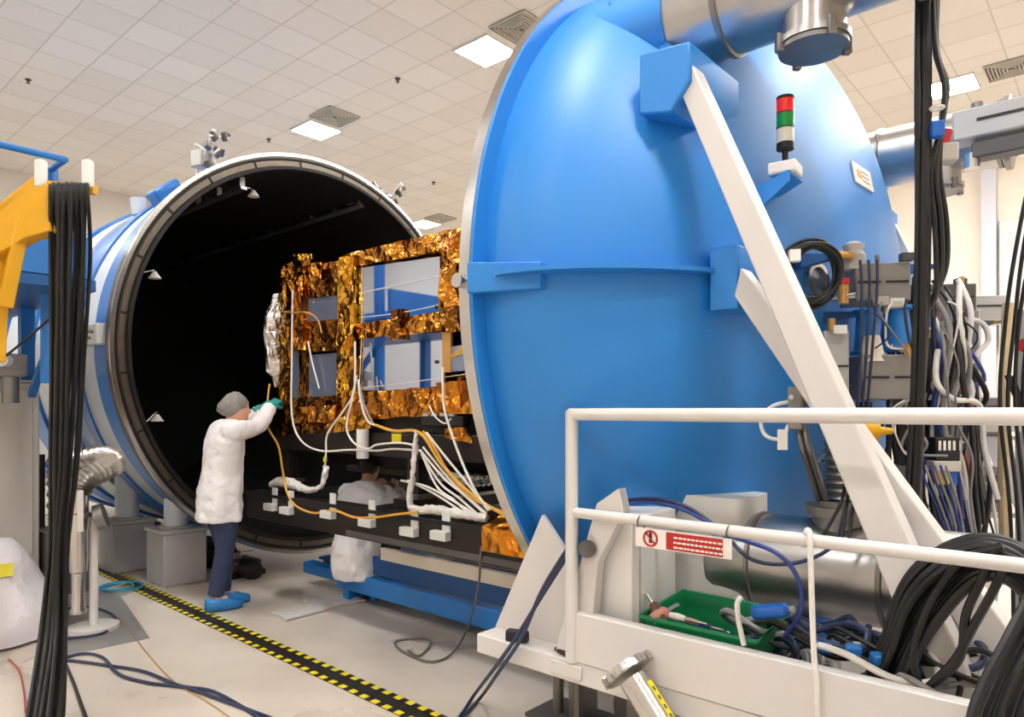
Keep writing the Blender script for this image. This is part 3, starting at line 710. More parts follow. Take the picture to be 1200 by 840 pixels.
# the bench cantilevered from the lid
bn = T('bench', 'long dark bench beam with white clips, reaching from lid into the chamber', 'bench', (2.2, 0, .65))
for s in (-1, 1): MB().span((.49, s*1.0-.06 if s < 0 else .94, .65), (3.97, -.94 if s < 0 else 1.06, .86)).b('side_beam', 'dark_metal', bn, bevel=.006)
MB().span((.49, -1.075, .845), (3.97, -.925, .87)).b('top_flange', 'darker_metal', bn)
MB().span((.49, .925, .845), (3.97, 1.075, .87)).b('top_flange', 'darker_metal', bn)
for x in (.6, 1.95, 2.9, 3.8): MB().span((x-.08, -.94, .70), (x+.08, .94, .84)).b('cross_beam', 'darker_metal', bn)
for x in (.62, 2.3, 3.2):
    for s in (-1, 1): MB().span((x-.09, s*.76-.13, .86), (x+.09, s*.76+.13, .93)).b('pad', 'dark_metal', bn)
MB().span((1.9, -1.064, .66), (3.97, -1.06, .70)).b('lower_edge', 'dark_grey', bn)
for k, (px, py) in enumerate([(323, 586), (342, 590), (391, 594), (437, 603), (487, 613), (524, 617)]):
    c = P(px, py, Y=-1.06); m = MB()
    m.box((c.x, -1.066, c.z+.015), (.07, .012, .17)); m.box((c.x-.035, -1.085, c.z-.055), (.14, .05, .055)); 
    m.b('cable_clip', 'clip_white', bn, bevel=.003)
#=SECTION rails
rt = T('floor_rail_track', 'blue rail track on the floor below the bench', 'rail track', (2.2, 0, 0))
for s in (-1, 1):
    y = s*.34
    MB().span((.55, y-.06, .07), (3.6, y+.06, .09)).span((.55, y-.012, .09), (3.6, y+.012, .2)).span((.55, y-.06, .2), (3.6, y+.06, .22)).b('rail_beam', 'deep_blue', rt)
    MB().span((1.5, y-.03, .22), (3.6, y+.03, .25)).b('running_strip', 'cabinet_grey', rt)
    for x in (1.3, 2.5): MB().span((x-.05, y-.08, 0), (x+.05, y+.08, .07)).b('foot', 'chamber_blue', rt, bevel=.006)
    MB().span((1.25, y-s*-.09-.02, 0), (1.33, y-s*-.09+.02, .2)).b('end_stop', 'chamber_blue', rt, bevel=.006)
for x in (.7, 1.9, 3.1): MB().span((x-.04, -.28, .1), (x+.04, .28, .18)).b('tie_bar', 'chamber_blue', rt)
# outer blue beam of the track, lying on the floor
MB().span((.5, -.53, .09), (3.6, -.42, .19)).b('guide_beam', 'chamber_blue', rt, bevel=.008)
MB().span((1.75, -.64, .40), (3.85, -.60, .49)).b('cover_strip', 'wall_cream', rt)
MB().span((1.6, -.60, .26), (3.85, -.57, .40)).b('web_plate', 'deep_blue', rt)
MB().span((1.2, -.66, .10), (3.85, -.50, .24)).b('lower_beam', 'chamber_blue', rt, bevel=.008)
for x in (1.3, 3.5): MB().span((x-.04, -.64, .0), (x+.04, -.52, .10)).b('post', 'chamber_blue', rt)
#=SECTION cables on the satellite
def YP(*pts): return [P(a, b, Y=y) for a, b, y in pts]
wc = 'white cables hanging from the satellite'
cable('white_cable', YP((343, 340, -.86), (342, 420, -.88), (342, 485, -.9), (352, 515, -.92), (375, 528, -.92), (412, 527, -.92), (440, 528, -.92), (462, 526, -.92), (492, 528, -.92)), .0075, 'white_cable', 'white cable down the left gold edge, curving right along the platform')
cable('white_cable', YP((416, 400, -.87), (416, 440, -.88), (414, 462, -.9), (402, 482, -.91), (384, 508, -.92), (382, 530, -.93), (381, 545, -.95)), .0075, 'white_cable', 'white cable with a bent left leg ending in a green-tipped plug')
cable('white_cable', YP((418, 440, -.89), (412, 470, -.92), (406, 500, -.93), (414, 518, -.93), (430, 526, -.94), (442, 521, -.94), (470, 519, -.94), (490, 523, -.94)), .0075, 'white_cable', 'white cable looping low beside the white adapter column')
cable('white_cable', YP((420, 445, -.9), (423, 470, -.92), (430, 492, -.92), (440, 498, -.92)), .008, 'white_cable', 'short white cable fanning right under the gold column')
cable('white_cable', YP((421, 450, -.9), (427, 475, -.92), (437, 496, -.92)), .008, 'grey_cable', 'short grey cable fanning right under the gold column')
cable('white_cable', YP((519, 430, -.86), (519, 452, -.88), (521, 480, -.9), (530, 510, -.95), (543, 545, -1.0), (560, 580, -1.03), (575, 597, -1.04)), .008, 'white_cable', 'white cable falling from the mirror corner to the orange box')
cable('yellow_cable', YP((316, 450, -.83), (313, 475, -.9), (314, 500, -.95), (326, 522, -.98), (331, 550, -1.02), (336, 575, -1.06), (346, 592, -1.085), (367, 601, -1.085), (391, 598, -1.1), (415, 606, -1.085), (440, 606, -1.1), (462, 603, -1.085), (490, 600, -1.09)), .0085, 'yellow_cable', 'yellow cable from the technician’s hands, draped along the bench clips')
cable('yellow_cable', YP((440, 498, -.92), (462, 505, -.93), (492, 507, -.95), (515, 540, -.98), (540, 568, -1.02), (565, 588, -1.03), (596, 606, -1.03)), .011, 'yellow_cable', 'thick yellow cable running from the foil skirt down to the lid rim')
cable('yellow_cable', YP((496, 505, -.95), (508, 522, -.97), (530, 560, -1.0), (556, 585, -1.03), (590, 600, -1.03)), .007, 'yellow_cable', 'thin yellow cable beside the thick yellow one')
for k, (x0, y0, x1, y1, x2, y2) in enumerate([(492, 527, 520, 560, 566, 600), (494, 532, 516, 566, 560, 603), (496, 536, 512, 570, 552, 604), (470, 563, 500, 570, 556, 602), (478, 563, 505, 576, 550, 606), (500, 507, 522, 535, 572, 598), (496, 524, 530, 565, 570, 602)]):
    cable('white_cable', YP((x0, y0, -.95), (x1, y1, -.99), ((x1+x2)/2, (y1+y2)/2-1, -1.01), (x2, y2, -1.03)), .0075, 'white_cable', 'white cable in the fan sweeping down to the orange foil box', group='fan of white cables by the lid')
ob = YP((488, 505, -.95), (486, 530, -.97), (483, 560, -1.0), (480, 585, -1.03), (485, 597, -1.05), (510, 597, -1.04), (535, 602, -1.04), (570, 607, -1.03))
q = random.Random(2)
m = MB().tube(ob, .02, 10, 8, rs=[.012, .018, .017, .02, .022, .024, .028, .03, .026, .02]); 

for k_, v_ in enumerate(m.v): m.v[k_] = v_+V((noise.noise(v_*45), noise.noise(v_*45+V((4, 0, 0))), noise.noise(v_*45+V((0, 4, 0)))))*.012
m.b('wrapped_cable', 'white_wrap', label='thick white wrapped cable harness dropping to the bench top', cat='cable')
m = MB().tube(YP((317, 568, -1.0), (330, 564, -1.0), (346, 568, -1.0), (362, 574, -1.0), (376, 570, -.99), (381, 556, -.97), (382, 546, -.95)), .02, 10, 8, rs=[.02, .04, .045, .03, .02, .018, .022, .02])

for k_, v_ in enumerate(m.v): m.v[k_] = v_+V((noise.noise(v_*45), noise.noise(v_*45+V((4, 0, 0))), noise.noise(v_*45+V((0, 4, 0)))))*.012
m.b('wrapped_cable', 'white_wrap', label='short white wrapped harness lying at the bench left end', cat='cable')
c = P(381, 541, Y=-.95); MB().cyl(c, c+V((0, 0, .035)), .014, seg=12).b('plug', 'label_yellow', label='green-yellow plug at the end of the bent white cable', cat='plug')
cable('white_wire', YP((361, 400, -.84), (366, 425, -.84), (374, 455, -.83)), .006, 'white_cable', 'white wire slanting across the lower left mirror panel', 'wire')
cable('white_wire', YP((333, 365, -.86), (345, 366, -.9), (360, 366, -.9), (372, 374, -.88), (377, 390, -.87)), .006, 'gold_tape', 'gold wire arching over the left foil column', 'wire')
cable('thin_cable', YP((503, 475, -.86), (510, 488, -.9), (521, 496, -.92), (529, 490, -.9)), .005, 'white_cable', 'short white loop hanging under the foil skirt', 'cable')
pts = YP((500, 552, -.55), (530, 556, -.55), (560, 560, -.55), (590, 556, -.5)); sp = smooth_path(pts, 12)
MB().tube(sp, .05, 14, sm=False, rs=[.045 if i % 2 else .06 for i in range(len(sp))]).b('foil_duct', 'silver_foil', label='crinkled silver duct lying below the satellite behind the white cable fan', cat='duct')
ox = T('foil_box', 'small orange foil wrapped box at the bench end beside the lid rim', 'box', P(592, 640, Y=-1.05))
c0, c1 = P(566, 636, Y=-1.08), P(612, 606, Y=-1.08)
bx0, bx1 = c0.x, min(c1.x+.12, 3.9)
MB().sheet((bx0, -1.09, .735), (bx1, -1.09, .735), (bx1, -1.09, .875), (bx0, -1.09, .875), .03, 10, 5, .008, 16, 40).b('front_face', 'orange_foil', ox, flat=True)
MB().sheet((bx0, -1.09, .875), (bx1, -1.09, .875), (bx1, -.88, .935), (bx0, -.88, .935), .03, 10, 6, .010, 16, 41).b('top_face', 'orange_foil', ox, flat=True)
# hanging lead under the bench
cable('thin_cable', YP((564, 640, -1.07), (563, 655, -1.07), (560, 690, -1.0))+[P(548, 735, Z=.1), P(530, 765, Z=.02), P(505, 775, Z=.012), P(475, 765, Z=.01), P(463, 752, Z=.01), P(490, 748, Z=.01), P(505, 752, Z=.012), P(492, 768, Z=.012), P(478, 762, Z=.012)], .007, 'thin_wire', 'grey lead hanging from the bench, coiled on the floor')
#=SECTION floor things
def strip():
    a, b_ = V((-2.6, -1.52, 0)), V((4.3, -1.68, 0))
    d = (b_-a).normalized(); n = V((-d.y, d.x, 0)); L = (b_-a).length
    t = T('hazard_tape', 'black floor strip with yellow and black checked edges', 'floor strip', (a+b_)/2)
    MB().prism([a-n*.075, b_-n*.075, b_+n*.075, a+n*.075], (0, 0, .004)).b('base_strip', 'black_rubber', t)
    for s in (-1, 1):
        nq = int(L/.05); m = MB(); e = n*(s*.058); vs = []
        for k in range(nq+1):
            p = a+d*(.05*k)+e; vs += [p-n*.02+V((0, 0, .006)), p+n*.02+V((0, 0, .006))]
        m.add(vs, [(2*k, 2*k+1, 2*k+3, 2*k+2) for k in range(nq)])
        o = m.b('checked_edge', 'black_rubber', t); o.data.materials.append(MATS['label_yellow'])
        for k, pl_ in enumerate(o.data.polygons): pl_.material_index = (k+(s > 0)) % 2
strip()
pa, pb, pc_, pd = P(80, 690, Z=0), P(140, 697, Z=0), P(175, 748, Z=0), P(60, 772, Z=0)
MB().prism([pd, pc_, pb, pa], (0, 0, .006)).b('floor_plate', 'floor_plate', label='thin grey metal plate lying on the floor under the valve', cat='plate')
def ground(pts, z=.012): return [P(a, b, Z=z) for a, b in pts]
cable('floor_cable', ground([(60, 776), (95, 766), (120, 770), (140, 790), (175, 800), (215, 805), (260, 820), (320, 842)]), .009, 'navy_cable', 'dark blue floor cable, upper one of the pair running to the photo bottom')
cable('floor_cable', ground([(60, 774), (85, 774), (130, 780), (170, 787), (210, 803), (250, 810), (300, 838), (312, 850)]), .009, 'navy_cable', 'dark blue floor cable, lower one of the pair running to the photo bottom')
cable('floor_cable', ground([(76, 776), (86, 800), (95, 825), (102, 845)]), .009, 'black_cable', 'black floor cable running straight down beside the hanging bundle')
cable('floor_cable', ground([(80, 713), (105, 711), (128, 718), (136, 728), (120, 742), (80, 748), (70, 750)], .016), .009, 'navy_cable', 'dark cable loop around the white valve base')
cable('floor_wire', ground([(138, 722), (160, 750), (200, 795), (240, 820), (272, 842)], .008), .003, 'gold_tape', 'thin beige wire lying across the floor', 'wire')
cable('floor_wire', ground([(10, 772), (22, 785), (28, 810), (30, 835)], .008), .005, 'red_wire', 'thin red wire on the floor by the white bag', 'wire')
m = MB()
for k in range(4):
    c = P(143-4*k+6*(k % 2), 687, Z=.012+.011*k); m.torus(c, (0, 0, 1), .16-.012*k, .007, 32, 6, .04, k)
m.b('tube_coil', 'teal_tube', label='coil of light blue tubing lying across the hazard strip', cat='tubing')
# paper sheet on floor
sq = [P(318, 716, Z=.02), P(372, 704, Z=.02), P(388, 711, Z=.02), P(336, 725, Z=.02)]
MB().sheet(sq[0], sq[3], sq[2], sq[1], .015, 12, 8, .012, 14, 50).b('plastic_sheet', 'white_wrap', label='crumpled white sheet on the floor right of the blue shoe covers', cat='plastic sheet')
sq = [P(355, 702, Z=.02), P(410, 695, Z=.02), P(428, 702, Z=.02), P(372, 712, Z=.02)]
MB().sheet(sq[0], sq[3], sq[2], sq[1], .015, 12, 8, .012, 14, 51).b('plastic_sheet', 'white_wrap', label='crumpled white sheet on the floor below the crouching technician', cat='plastic sheet')
# grey cabinet
cx, cy = P(48, 692, Z=0).x, P(48, 692, Z=0).y
cbt = T('control_cabinet', 'plain grey metal cabinet behind the hanging cable bundle', 'cabinet', (cx-.4, cy-.4, 0))
M = Matrix.Rotation(0, 3, 'Z')
MB().span((cx-.8, cy-1.0, .06), (cx, cy-.01, 1.78)).b('body', 'cabinet_grey', cbt, bevel=.012)
MB().span((cx, cy-.95, .12), (cx+.018, cy-.06, 1.72)).b('door', 'cabinet_grey', cbt, bevel=.006)
MB().span((cx-.78, cy-.98, 0), (cx-.02, cy-.03, .06)).b('base', 'dark_grey', cbt)
MB().span((cx-.82, cy-1.02, 1.78), (cx+.02, cy+.01, 1.80)).b('top', 'grey_paint', cbt)
# valve stand
vb = P(97, 738, Z=0); vx, vy = vb.x, vb.y
vs = T('pump_valve', 'polished steel valve column with corrugated hose on a white round base', 'valve', vb)
MB().lathe([(0, .006), (.16, .006), (.16, .035), (.03, .04), (.028, .045), (.028, .8), (0, .8)], (vx+.06, vy+.05, 0), seg=28).b('stand', 'white_paint', vs)
o = P(92, 742, Z=0)
MB().lathe([(0, .14), (.05, .14), (.05, .17), (.042, .18), (.042, .42), (.055, .43), (.055, .46), (.06, .5), (.06, .80), (.085, .805), (.085, .83), (.062, .84), (.062, .98), (0, .98)], o, seg=28).b('valve_body', 'steel', vs)
pts = [o+V((0, 0, .97)), o+V((.0, .03, 1.05)), o+V((-.02, .16, 1.12)), o+V((-.1, .26, 1.16)), o+V((-.3, .25, 1.2)), o+V((-.5, .12, 1.18))]
sp = smooth_path(pts, 10); MB().tube(sp, .06, 20, sm=False, rs=[.062 if i % 2 else .084 for i in range(len(sp))]).b('corrugated_hose', 'brushed_steel', vs, smooth=70)
MB().lathe([(0, -.03), (.09, -.03), (.09, .03), (0, .03)], o+V((.06, .12, .80)), (.3, .6, .2), 28).b('side_flange', 'dull_steel', vs)
for s in (-1, 1): MB().bar(o+V((s*.10, -.02, .72)), o+V((s*.10, -.02, 1.0)), .03, .03).b('bracket_post', 'white_plastic', vs)
MB().tube([o+V((-.08, -.1, .8)), o+V((-.2, -.13, .8))], .008, sm=False).b('lever', 'white_plastic', vs)
MB().tube([o+V((-.08, -.1, .8)), o+V((-.06, -.12, .6)), o+V((-.07, -.1, .3))], .005).b('lead', 'white_cable', vs)
# pallet of tubes behind the bundle, between cabinet and chamber
mm = T('pump_unit', 'dark pump unit half hidden between cabinet and chamber', 'pump', (-.9, -1.9, 0))
MB().span((-1.3, -2.15, .0), (-.6, -1.85, .5)).b('frame', 'dark_grey', mm, bevel=.01)
for k in range(6): MB().cyl((-1.3, -2.0, .58+.1*k), (-.55, -2.0, .58+.1*k), .035, seg=12).b('tube', 'dull_steel', mm)
for x in (-1.25, -.6): MB().span((x-.02, -2.1, .5), (x+.02, -2.06, 1.15)).b('upright', 'dark_metal', mm)
# white bag
bc = P(8, 745, Z=0)
rs = []
for i in range(12):
    u = i/11; z = .02+.64*u; k = (1-u**1.6*.85); rs.append((V((bc.x-.1+.05*u, bc.y-.08, z)), V((.42*k+.05, 0, 0)), V((0, .36*k+.05, 0))))
m = MB().loft(rs, 40)
for k, v in enumerate(m.v):
    q = v*4; m.v[k] = v+V((noise.noise(q), noise.noise(q+V((5, 0, 0))), 0))*.09*min(1, v.z*4+.2)
bag = m.b('plastic_bag', 'bag_white', label='white plastic bag slumped on the floor, with a yellow label', cat='bag', smooth=80)
best = None
for v in bag.data.vertices:
    w_ = bag.location+v.co; e = w_-CAM; z = e.dot(FW)
    sc_ = math.hypot(600+F*e.dot(RT)/z-15, HOR-F*e.z/z-668)
    if sc_ < 14 and (best is None or z < best[0]): best = (z, w_)
if best:
    lp = best[1]; nn = (CAM-lp).normalized(); nn = (nn+V((0, 0, .35))).normalized(); a_, b2 = frame_of(nn)
    MB().box(lp+nn*.006, (.09, .09, .006), M=Matrix((a_, b2, nn)).transposed()).b('label', 'label_yellow', bag)['label'] = 'yellow label'

#=SECTION left platform
pl = T('work_platform', 'blue steel access platform with handrail beside the chamber', 'platform', (-1.2, -2.6, 0))
pz = 2.28
def PL(px, py, y=-2.35): return P(px, py, Y=y)
a = PL(0, 172); b_ = PL(76, 187)
MB().tube([V((a.x-2.5, -2.35, b_.z)), V((b_.x, -2.35, b_.z)), V((b_.x, -2.75, b_.z)), V((b_.x, -3.6, b_.z))], .024, 14, sm=False).b('handrail', 'chamber_blue', pl)
hz = b_.z
for x, y in ((b_.x-.35, -2.35), (b_.x-1.8, -2.35), (b_.x, -3.5)): MB().cyl((x, y, 1.75), (x, y, hz), .06, seg=16).b('post', 'chamber_blue', pl)
dk = PL(58, 345)
MB().span((b_.x-2.6, -3.6, dk.z), (b_.x+.02, -2.15, dk.z+.09)).b('deck', 'deep_blue', pl, bevel=.01)
MB().span((b_.x-2.6, -3.6, dk.z+.09), (b_.x+.03, -3.5, dk.z+.45)).span((b_.x-.02, -3.6, dk.z+.09), (b_.x+.03, -2.2, dk.z+.38)).b('kick_plate', 'chamber_blue', pl)
lgx = P(31, 400, Y=-2.25).x
for x, y in ((lgx, -2.25), (b_.x-2.4, -2.25), (b_.x-2.4, -3.5), (b_.x-.9, -3.5)): MB().span((x-.05, y-.05, 0), (x+.05, y+.05, dk.z)).b('leg', 'chamber_blue', pl)
MB().bar((b_.x-.1, -2.3, dk.z), (b_.x-1.0, -2.3, dk.z-.75), .05, .05).b('brace', 'chamber_blue', pl)
# yellow crane arm
DY = 3.75
def Q(px, py, d=DY): return P(px, py, d=d)
ya = T('lifting_arm', 'yellow steel arm bracket holding a bundle of black cables', 'arm', Q(0, 420))
top = [Q(-40, 302), Q(-40, 268), Q(42, 207), Q(58, 216), Q(59, 276), Q(36, 292), Q(30, 270)]
MB().prism([Q(-60, 330), Q(-60, 285), Q(40, 210), Q(59, 219), Q(59, 270), Q(30, 278)], FW*.10).b('gusset', 'yellow_paint', ya, bevel=.006)
MB().prism([Q(-60, 296), Q(-60, 284), Q(42, 204), Q(46, 212)], FW*.22).b('top_flange', 'yellow_paint', ya, bevel=.004)
MB().bar(Q(26, 262, DY+.04), Q(6, 360, DY+.04), .065, .065).b('strut', 'yellow_paint', ya, bevel=.006)
MB().bar(Q(2, 300, DY+.1), Q(-4, 424, DY+.1), .07, .07).b('strut', 'yellow_paint', ya, bevel=.006)
MB().bar(Q(-60, 520, DY+.1), Q(-60, 260, DY+.1), .12, .12).b('column', 'yellow_paint', ya)
MB().bar(Q(50, 218, DY+.05), Q(112, 222, DY+.05), .05, .05).b('cable_bar', 'yellow_paint', ya)
for px in (48, 103):
    MB().box(Q(px, 204, DY+.02), (.05, .05, .15), rz=.7).b('bar_clamp', 'white_plastic', ya, bevel=.012)
q = random.Random(11)
for k in range(15):
    u = k/14; x0 = 60+43*u; xm = 61+36*u+q.uniform(-3, 3); xb = 58+21*u; xe = 34+40*u
    dd = DY-.03+.13*q.random()
    pts = [Q(x0+2, 224, DY+.12), Q(x0, 217+q.uniform(-2, 2), DY+.05), Q(x0-.5, 226, DY-.02), Q(x0+q.uniform(-3, 3), 300, dd), Q(xm, 420, dd), Q((xm+xb)/2+q.uniform(-3, 3), 540, dd), Q(xb+q.uniform(-3, 3), 640, dd), Q((xb*2+xe)/3+q.uniform(-3, 3), 740, dd-.12), Q(xe, 835, dd-.5), P(xe-10, 900, Z=.02)]
    cable('hanging_cable', pts, .0095+.0045*q.random(), 'black_cable', 'black cable in the long bundle hanging over the yellow arm', group='black cables over the yellow arm')
cable('thin_cable', [Q(60, 372, 4.4), Q(30, 398, 4.4), Q(2, 420, 4.4), Q(-20, 430, 4.4)], .008, 'black_cable', 'thin dark cable crossing behind the yellow arm to the left')
c = P(12, 428, d=5.6)
jb = T('junction_unit', 'small grey valve unit above the grey cabinet', 'valve', c-V((0, 0, .2)))
MB().box(c+V((0, 0, .0)), (.2, .2, .18)).b('housing', 'instrument_grey', jb, bevel=.02)
MB().cyl(c+V((0, 0, -.3)), c+V((0, 0, -.09)), .06).b('stem', 'dull_steel', jb)
MB().cyl(c+V((.1, -.05, .03)), c+V((.17, -.1, .03)), .05).b('flange', 'white_plastic', jb)
#=SECTION trolley load
ZD = .555
t = T('electrical_box', 'tall white electrical enclosure standing behind the rail post', 'enclosure', (4.5, -1.460, ZD))
ex0, ex1 = P(702, 650, Y=-1.660).x, P(751, 650, Y=-1.660).x
ez = P(720, 600, Y=-1.660).z
MB().span((ex0, -1.660, ZD), (ex1, -1.380, ez)).b('body', 'white_plastic', t, bevel=.008)
MB().span((ex0+.004, -1.676, ZD+.02), (ex1-.03, -1.660, ez-.02)).b('door', 'white_plastic', t, bevel=.005)
MB().span((ex1-.03, -1.672, ZD), (ex1, -1.660, ez)).b('edge_trim', 'grey_paint', t)
# wrapped white box
wx0, wx1 = P(752, 640, Y=-1.480).x, P(846, 640, Y=-1.480).x
wz = P(846, 597, Y=-1.480).z
t = T('wrapped_box', 'white sheet-wrapped box behind the red warning sign', 'box', ((wx0+wx1)/2, -1.1, ZD))
rs = []
cxm = (wx0+wx1)/2; hw = (wx1-wx0)/2
m = MB()
n = 40
for i in range(10):
    u = i/9; z = ZD+.02+(wz+.0-ZD)*u
    ring = []
    for k in range(n):
        g = 2*PI*k/n; cx_, sy_ = math.cos(g), math.sin(g); e = .32
        x = math.copysign(abs(cx_)**e, cx_)*hw; y = math.copysign(abs(sy_)**e, sy_)*.16
        wv = 1+.018*math.sin(7*g+2*u)*(1-.7*u)
        ring.append(V((cxm+x*wv, -1.14+y*wv, z)))
    m.v += ring
for i in range(9):
    for k in range(n): m.f.append([i*n+k, i*n+(k+1) % n, (i+1)*n+(k+1) % n, (i+1)*n+k])
m.f.append(list(range(n))[::-1]); m.f.append([9*n+k for k in range(n)])
m.b('sheet_cover', 'white_plastic', t, smooth=50)
MB().torus((cxm, -1.14, ZD+.03), (0, 0, 1), hw*.9, .008, 32, 6).b('hem', 'white_wrap', t)
# green crate with tools
gx0, gx1 = P(756, 725, Y=-1.680).x, P(893, 745, Y=-1.660).x
gt = T('crate', 'green plastic crate of tools on the trolley deck', 'crate', ((gx0+gx1)/2, -1.580, ZD))
y0, y1, z0, z1 = -1.715, -1.380, .62, .80
m = MB(); ol = .03
def wallq(a, b_, c, d, ext): m.prism([a, b_, c, d], ext)
wallq((gx0+ol, y0+ol, z0), (gx1-ol, y0+ol, z0), (gx1, y0, z1-.03), (gx0, y0, z1-.03), (0, .008, 0))
wallq((gx0+ol, y1-ol, z0), (gx1-ol, y1-ol, z0), (gx1, y1, z1+.0), (gx0, y1, z1+.0), (0, -.008, 0))
wallq((gx0+ol, y0+ol, z0), (gx0+ol, y1-ol, z0), (gx0, y1, z1), (gx0, y0, z1-.03), (.008, 0, 0))
wallq((gx1-ol, y0+ol, z0), (gx1-ol, y1-ol, z0), (gx1, y1, z1), (gx1, y0, z1-.03), (-.008, 0, 0))
m.span((gx0+ol, y0+ol, z0), (gx1-ol, y1-ol, z0+.008)); m.b('tub', 'green_crate', gt)
MB().tube([(gx0, y0, z1-.03), (gx1, y0, z1-.03), (gx1, y1, z1), (gx0, y1, z1), (gx0, y0, z1-.03)], .010, 8, sm=False).b('rolled_rim', 'green_crate', gt)
MB().span((gx0, -1.660, ZD), (gx1, -1.410, .62)).b('stand_off', 'dark_grey', gt)
# tools in the crate
def tool(px, py, m, lab, L=.14, r=.014, rz=0, tilt=.4, cat='tool', hm=None):
    c = P(px, py-4, Y=-1.66); d = V((math.cos(rz)*math.cos(tilt), math.sin(rz)*math.cos(tilt), math.sin(tilt)))
    t = T('hand_tool', lab, cat, c-d*L*.5)
    MB().tube([c-d*L*.5, c-d*L*.1, c+d*L*.1], r, 10, rs=[r*.8, r*1.15, r*.8]).b('grip', m, t)
    MB().tube([c+d*L*.1, c+d*L*.6], r*.4, 8, sm=False).b('shaft', hm or 'steel', t)
tool(768, 716, 'brown_tool', 'dark brown handled tool leaning on the crate left end', .16, .022, 2.6, .5)
tool(778, 722, 'pink_tool', 'pinkish handled tool beside the brown one in the crate', .12, .024, 1.2, .3)
tool(798, 728, 'white_plastic', 'white handled tool lying in the crate middle', .2, .013, -.2, .05)
tool(815, 733, 'pink_tool', 'slim pink handled tool lying in the crate', .2, .010, -.15, .0)
tool(828, 738, 'blue_cable', 'blue handled tool lying at the crate right end', .16, .012, -.1, .0)
# horizontal steel cylinder with bellows port
t = T('steel_cylinder', 'horizontal steel vacuum vessel lying under the dome on the trolley', 'vessel', (5.1, -1.12, .74))
cy_, cz_, cr_ = -1.14, .93, .19
MB().lathe([(0, 0), (.12, .005), (cr_-.01, .03), (cr_, .06), (cr_, .95), (cr_-.02, .99), (0, 1.02)], (4.72, cy_, cz_), AX, 48).b('vessel_body', 'brushed_steel', t)
for x in (4.92, 5.4): MB().lathe([(cr_, 0), (cr_+.008, .004), (cr_+.008, .018), (cr_, .022)], (x, cy_, cz_), AX, 48).b('weld_ring', 'dull_steel', t)
px_ = P(985, 600, Y=cy_).x
MB().lathe([(.10, .10), (.10, .21), (.13, .215), (.13, .25), (.09, .25), (.09, .27), (.0, .27)], (px_, cy_, cz_), (0, 0, 1), 36).b('port', 'dull_steel', t)
pr = [(.05, .27)]
for k in range(9): pr += [(.066, .28+.03*k), (.05, .295+.03*k)]
pr += [(.05, .56), (0, .56)]
MB().lathe(pr, (px_, cy_, cz_), (0, 0, 1), 32).b('bellows', 'dull_steel', t, smooth=60)
for x in (4.85, 5.5): MB().span((x-.04, cy_-.13, ZD), (x+.04, cy_+.13, .78)).b('saddle', 'deep_blue', t)
# metal conduits rising to the left of the strut
for k, (a0, b0) in enumerate([(938, 962), (946, 970)]):
    MB().tube([P(a0-6, 455, Y=-1.360), P(a0-3, 500, Y=-1.360), P(a0+4, 530, Y=-1.360), P(b0, 592, Y=-1.18)], .012, 10).b('conduit', 'dull_steel', label=['metal conduit rising beside the bellows, outer one', 'metal conduit rising beside the bellows, inner one'][k], cat='conduit', group='conduits by the bellows')
c = P(932, 478, Y=-1.380)
t = T('conduit_clamp', 'grey clamp block at the conduit tops, just above the rail', 'clamp', c)
MB().box(c, (.05, .05, .16), rz=.3).b('block', 'instrument_grey', t, bevel=.006)
MB().cyl(c+V((0, -.03, .04)), c+V((0, -.04, .04)), .01, seg=8).b('screw', 'steel', t)
cable('tag_cable', [P(928, 470, Y=-1.380), P(905, 476, Y=-1.420), P(892, 492, Y=-1.440), P(897, 510, Y=-1.440), P(915, 514, Y=-1.420), P(924, 498, Y=-1.400)], .007, 'white_cable', 'white looped cable with a white tag hanging below the rail')
c = P(917, 515, Y=-1.430); MB().box(c, (.035, .006, .075), rz=.4).b('cable_tag', 'sign_white', label='white paper tag on the looped white cable', cat='tag')
#=SECTION trolley cables
q = random.Random(21)
for k in range(30):
    x = q.uniform(4.98, 5.7); y = q.uniform(-1.68, -1.42); z = ZD+.05+.20*q.random(); r_ = q.uniform(.06, .14)
    m = MB(); pts = []
    for i in range(9):
        g = i*.85+k; pts.append(V((x+r_*1.3*math.cos(g)+.02*q.random(), min(max(y+r_*.7*math.sin(g), -1.74), -1.33), z+.03*math.sin(2*g)+.02*i/9)))
    mt = ['black_cable', 'grey_cable', 'white_cable', 'black_cable', 'navy_cable', 'black_cable'][k % 6]
    m.tube(pts, q.uniform(.007, .014), 8, 5); m.b('loose_cable', mt, label={'black_cable': 'loose black cable in the tangle on the trolley deck', 'grey_cable': 'loose grey cable in the tangle on the trolley deck', 'white_cable': 'loose white cable in the tangle on the trolley deck', 'navy_cable': 'loose navy cable in the tangle on the trolley deck'}[mt], cat='cable', group={'black_cable': 'loose black deck cables', 'grey_cable': 'loose grey deck cables', 'white_cable': 'loose white deck cables', 'navy_cable': 'loose navy deck cables'}[mt])
cable('white_hose', YP((941, 640, -1.745), (943, 627, -1.77), (948, 623, -1.80), (950, 660, -1.805), (952, 720, -1.80), (954, 770, -1.80), (957, 800, -1.80), (958, 850, -1.80)), .009, 'white_cable', 'white hose looped over the middle rail, hanging down the panel', 'hose')
cable('blue_cable', YP((690, 640, -1.660), (715, 600, -1.610), (760, 588, -1.580), (800, 597, -1.580), (830, 612, -1.610), (858, 628, -1.660), (905, 645, -1.660), (930, 668, -1.660), (940, 700, -1.660), (934, 725, -1.640), (920, 745, -1.620)), .008, 'blue_cable', 'blue cable arching over the enclosure and looping down right of the crate')
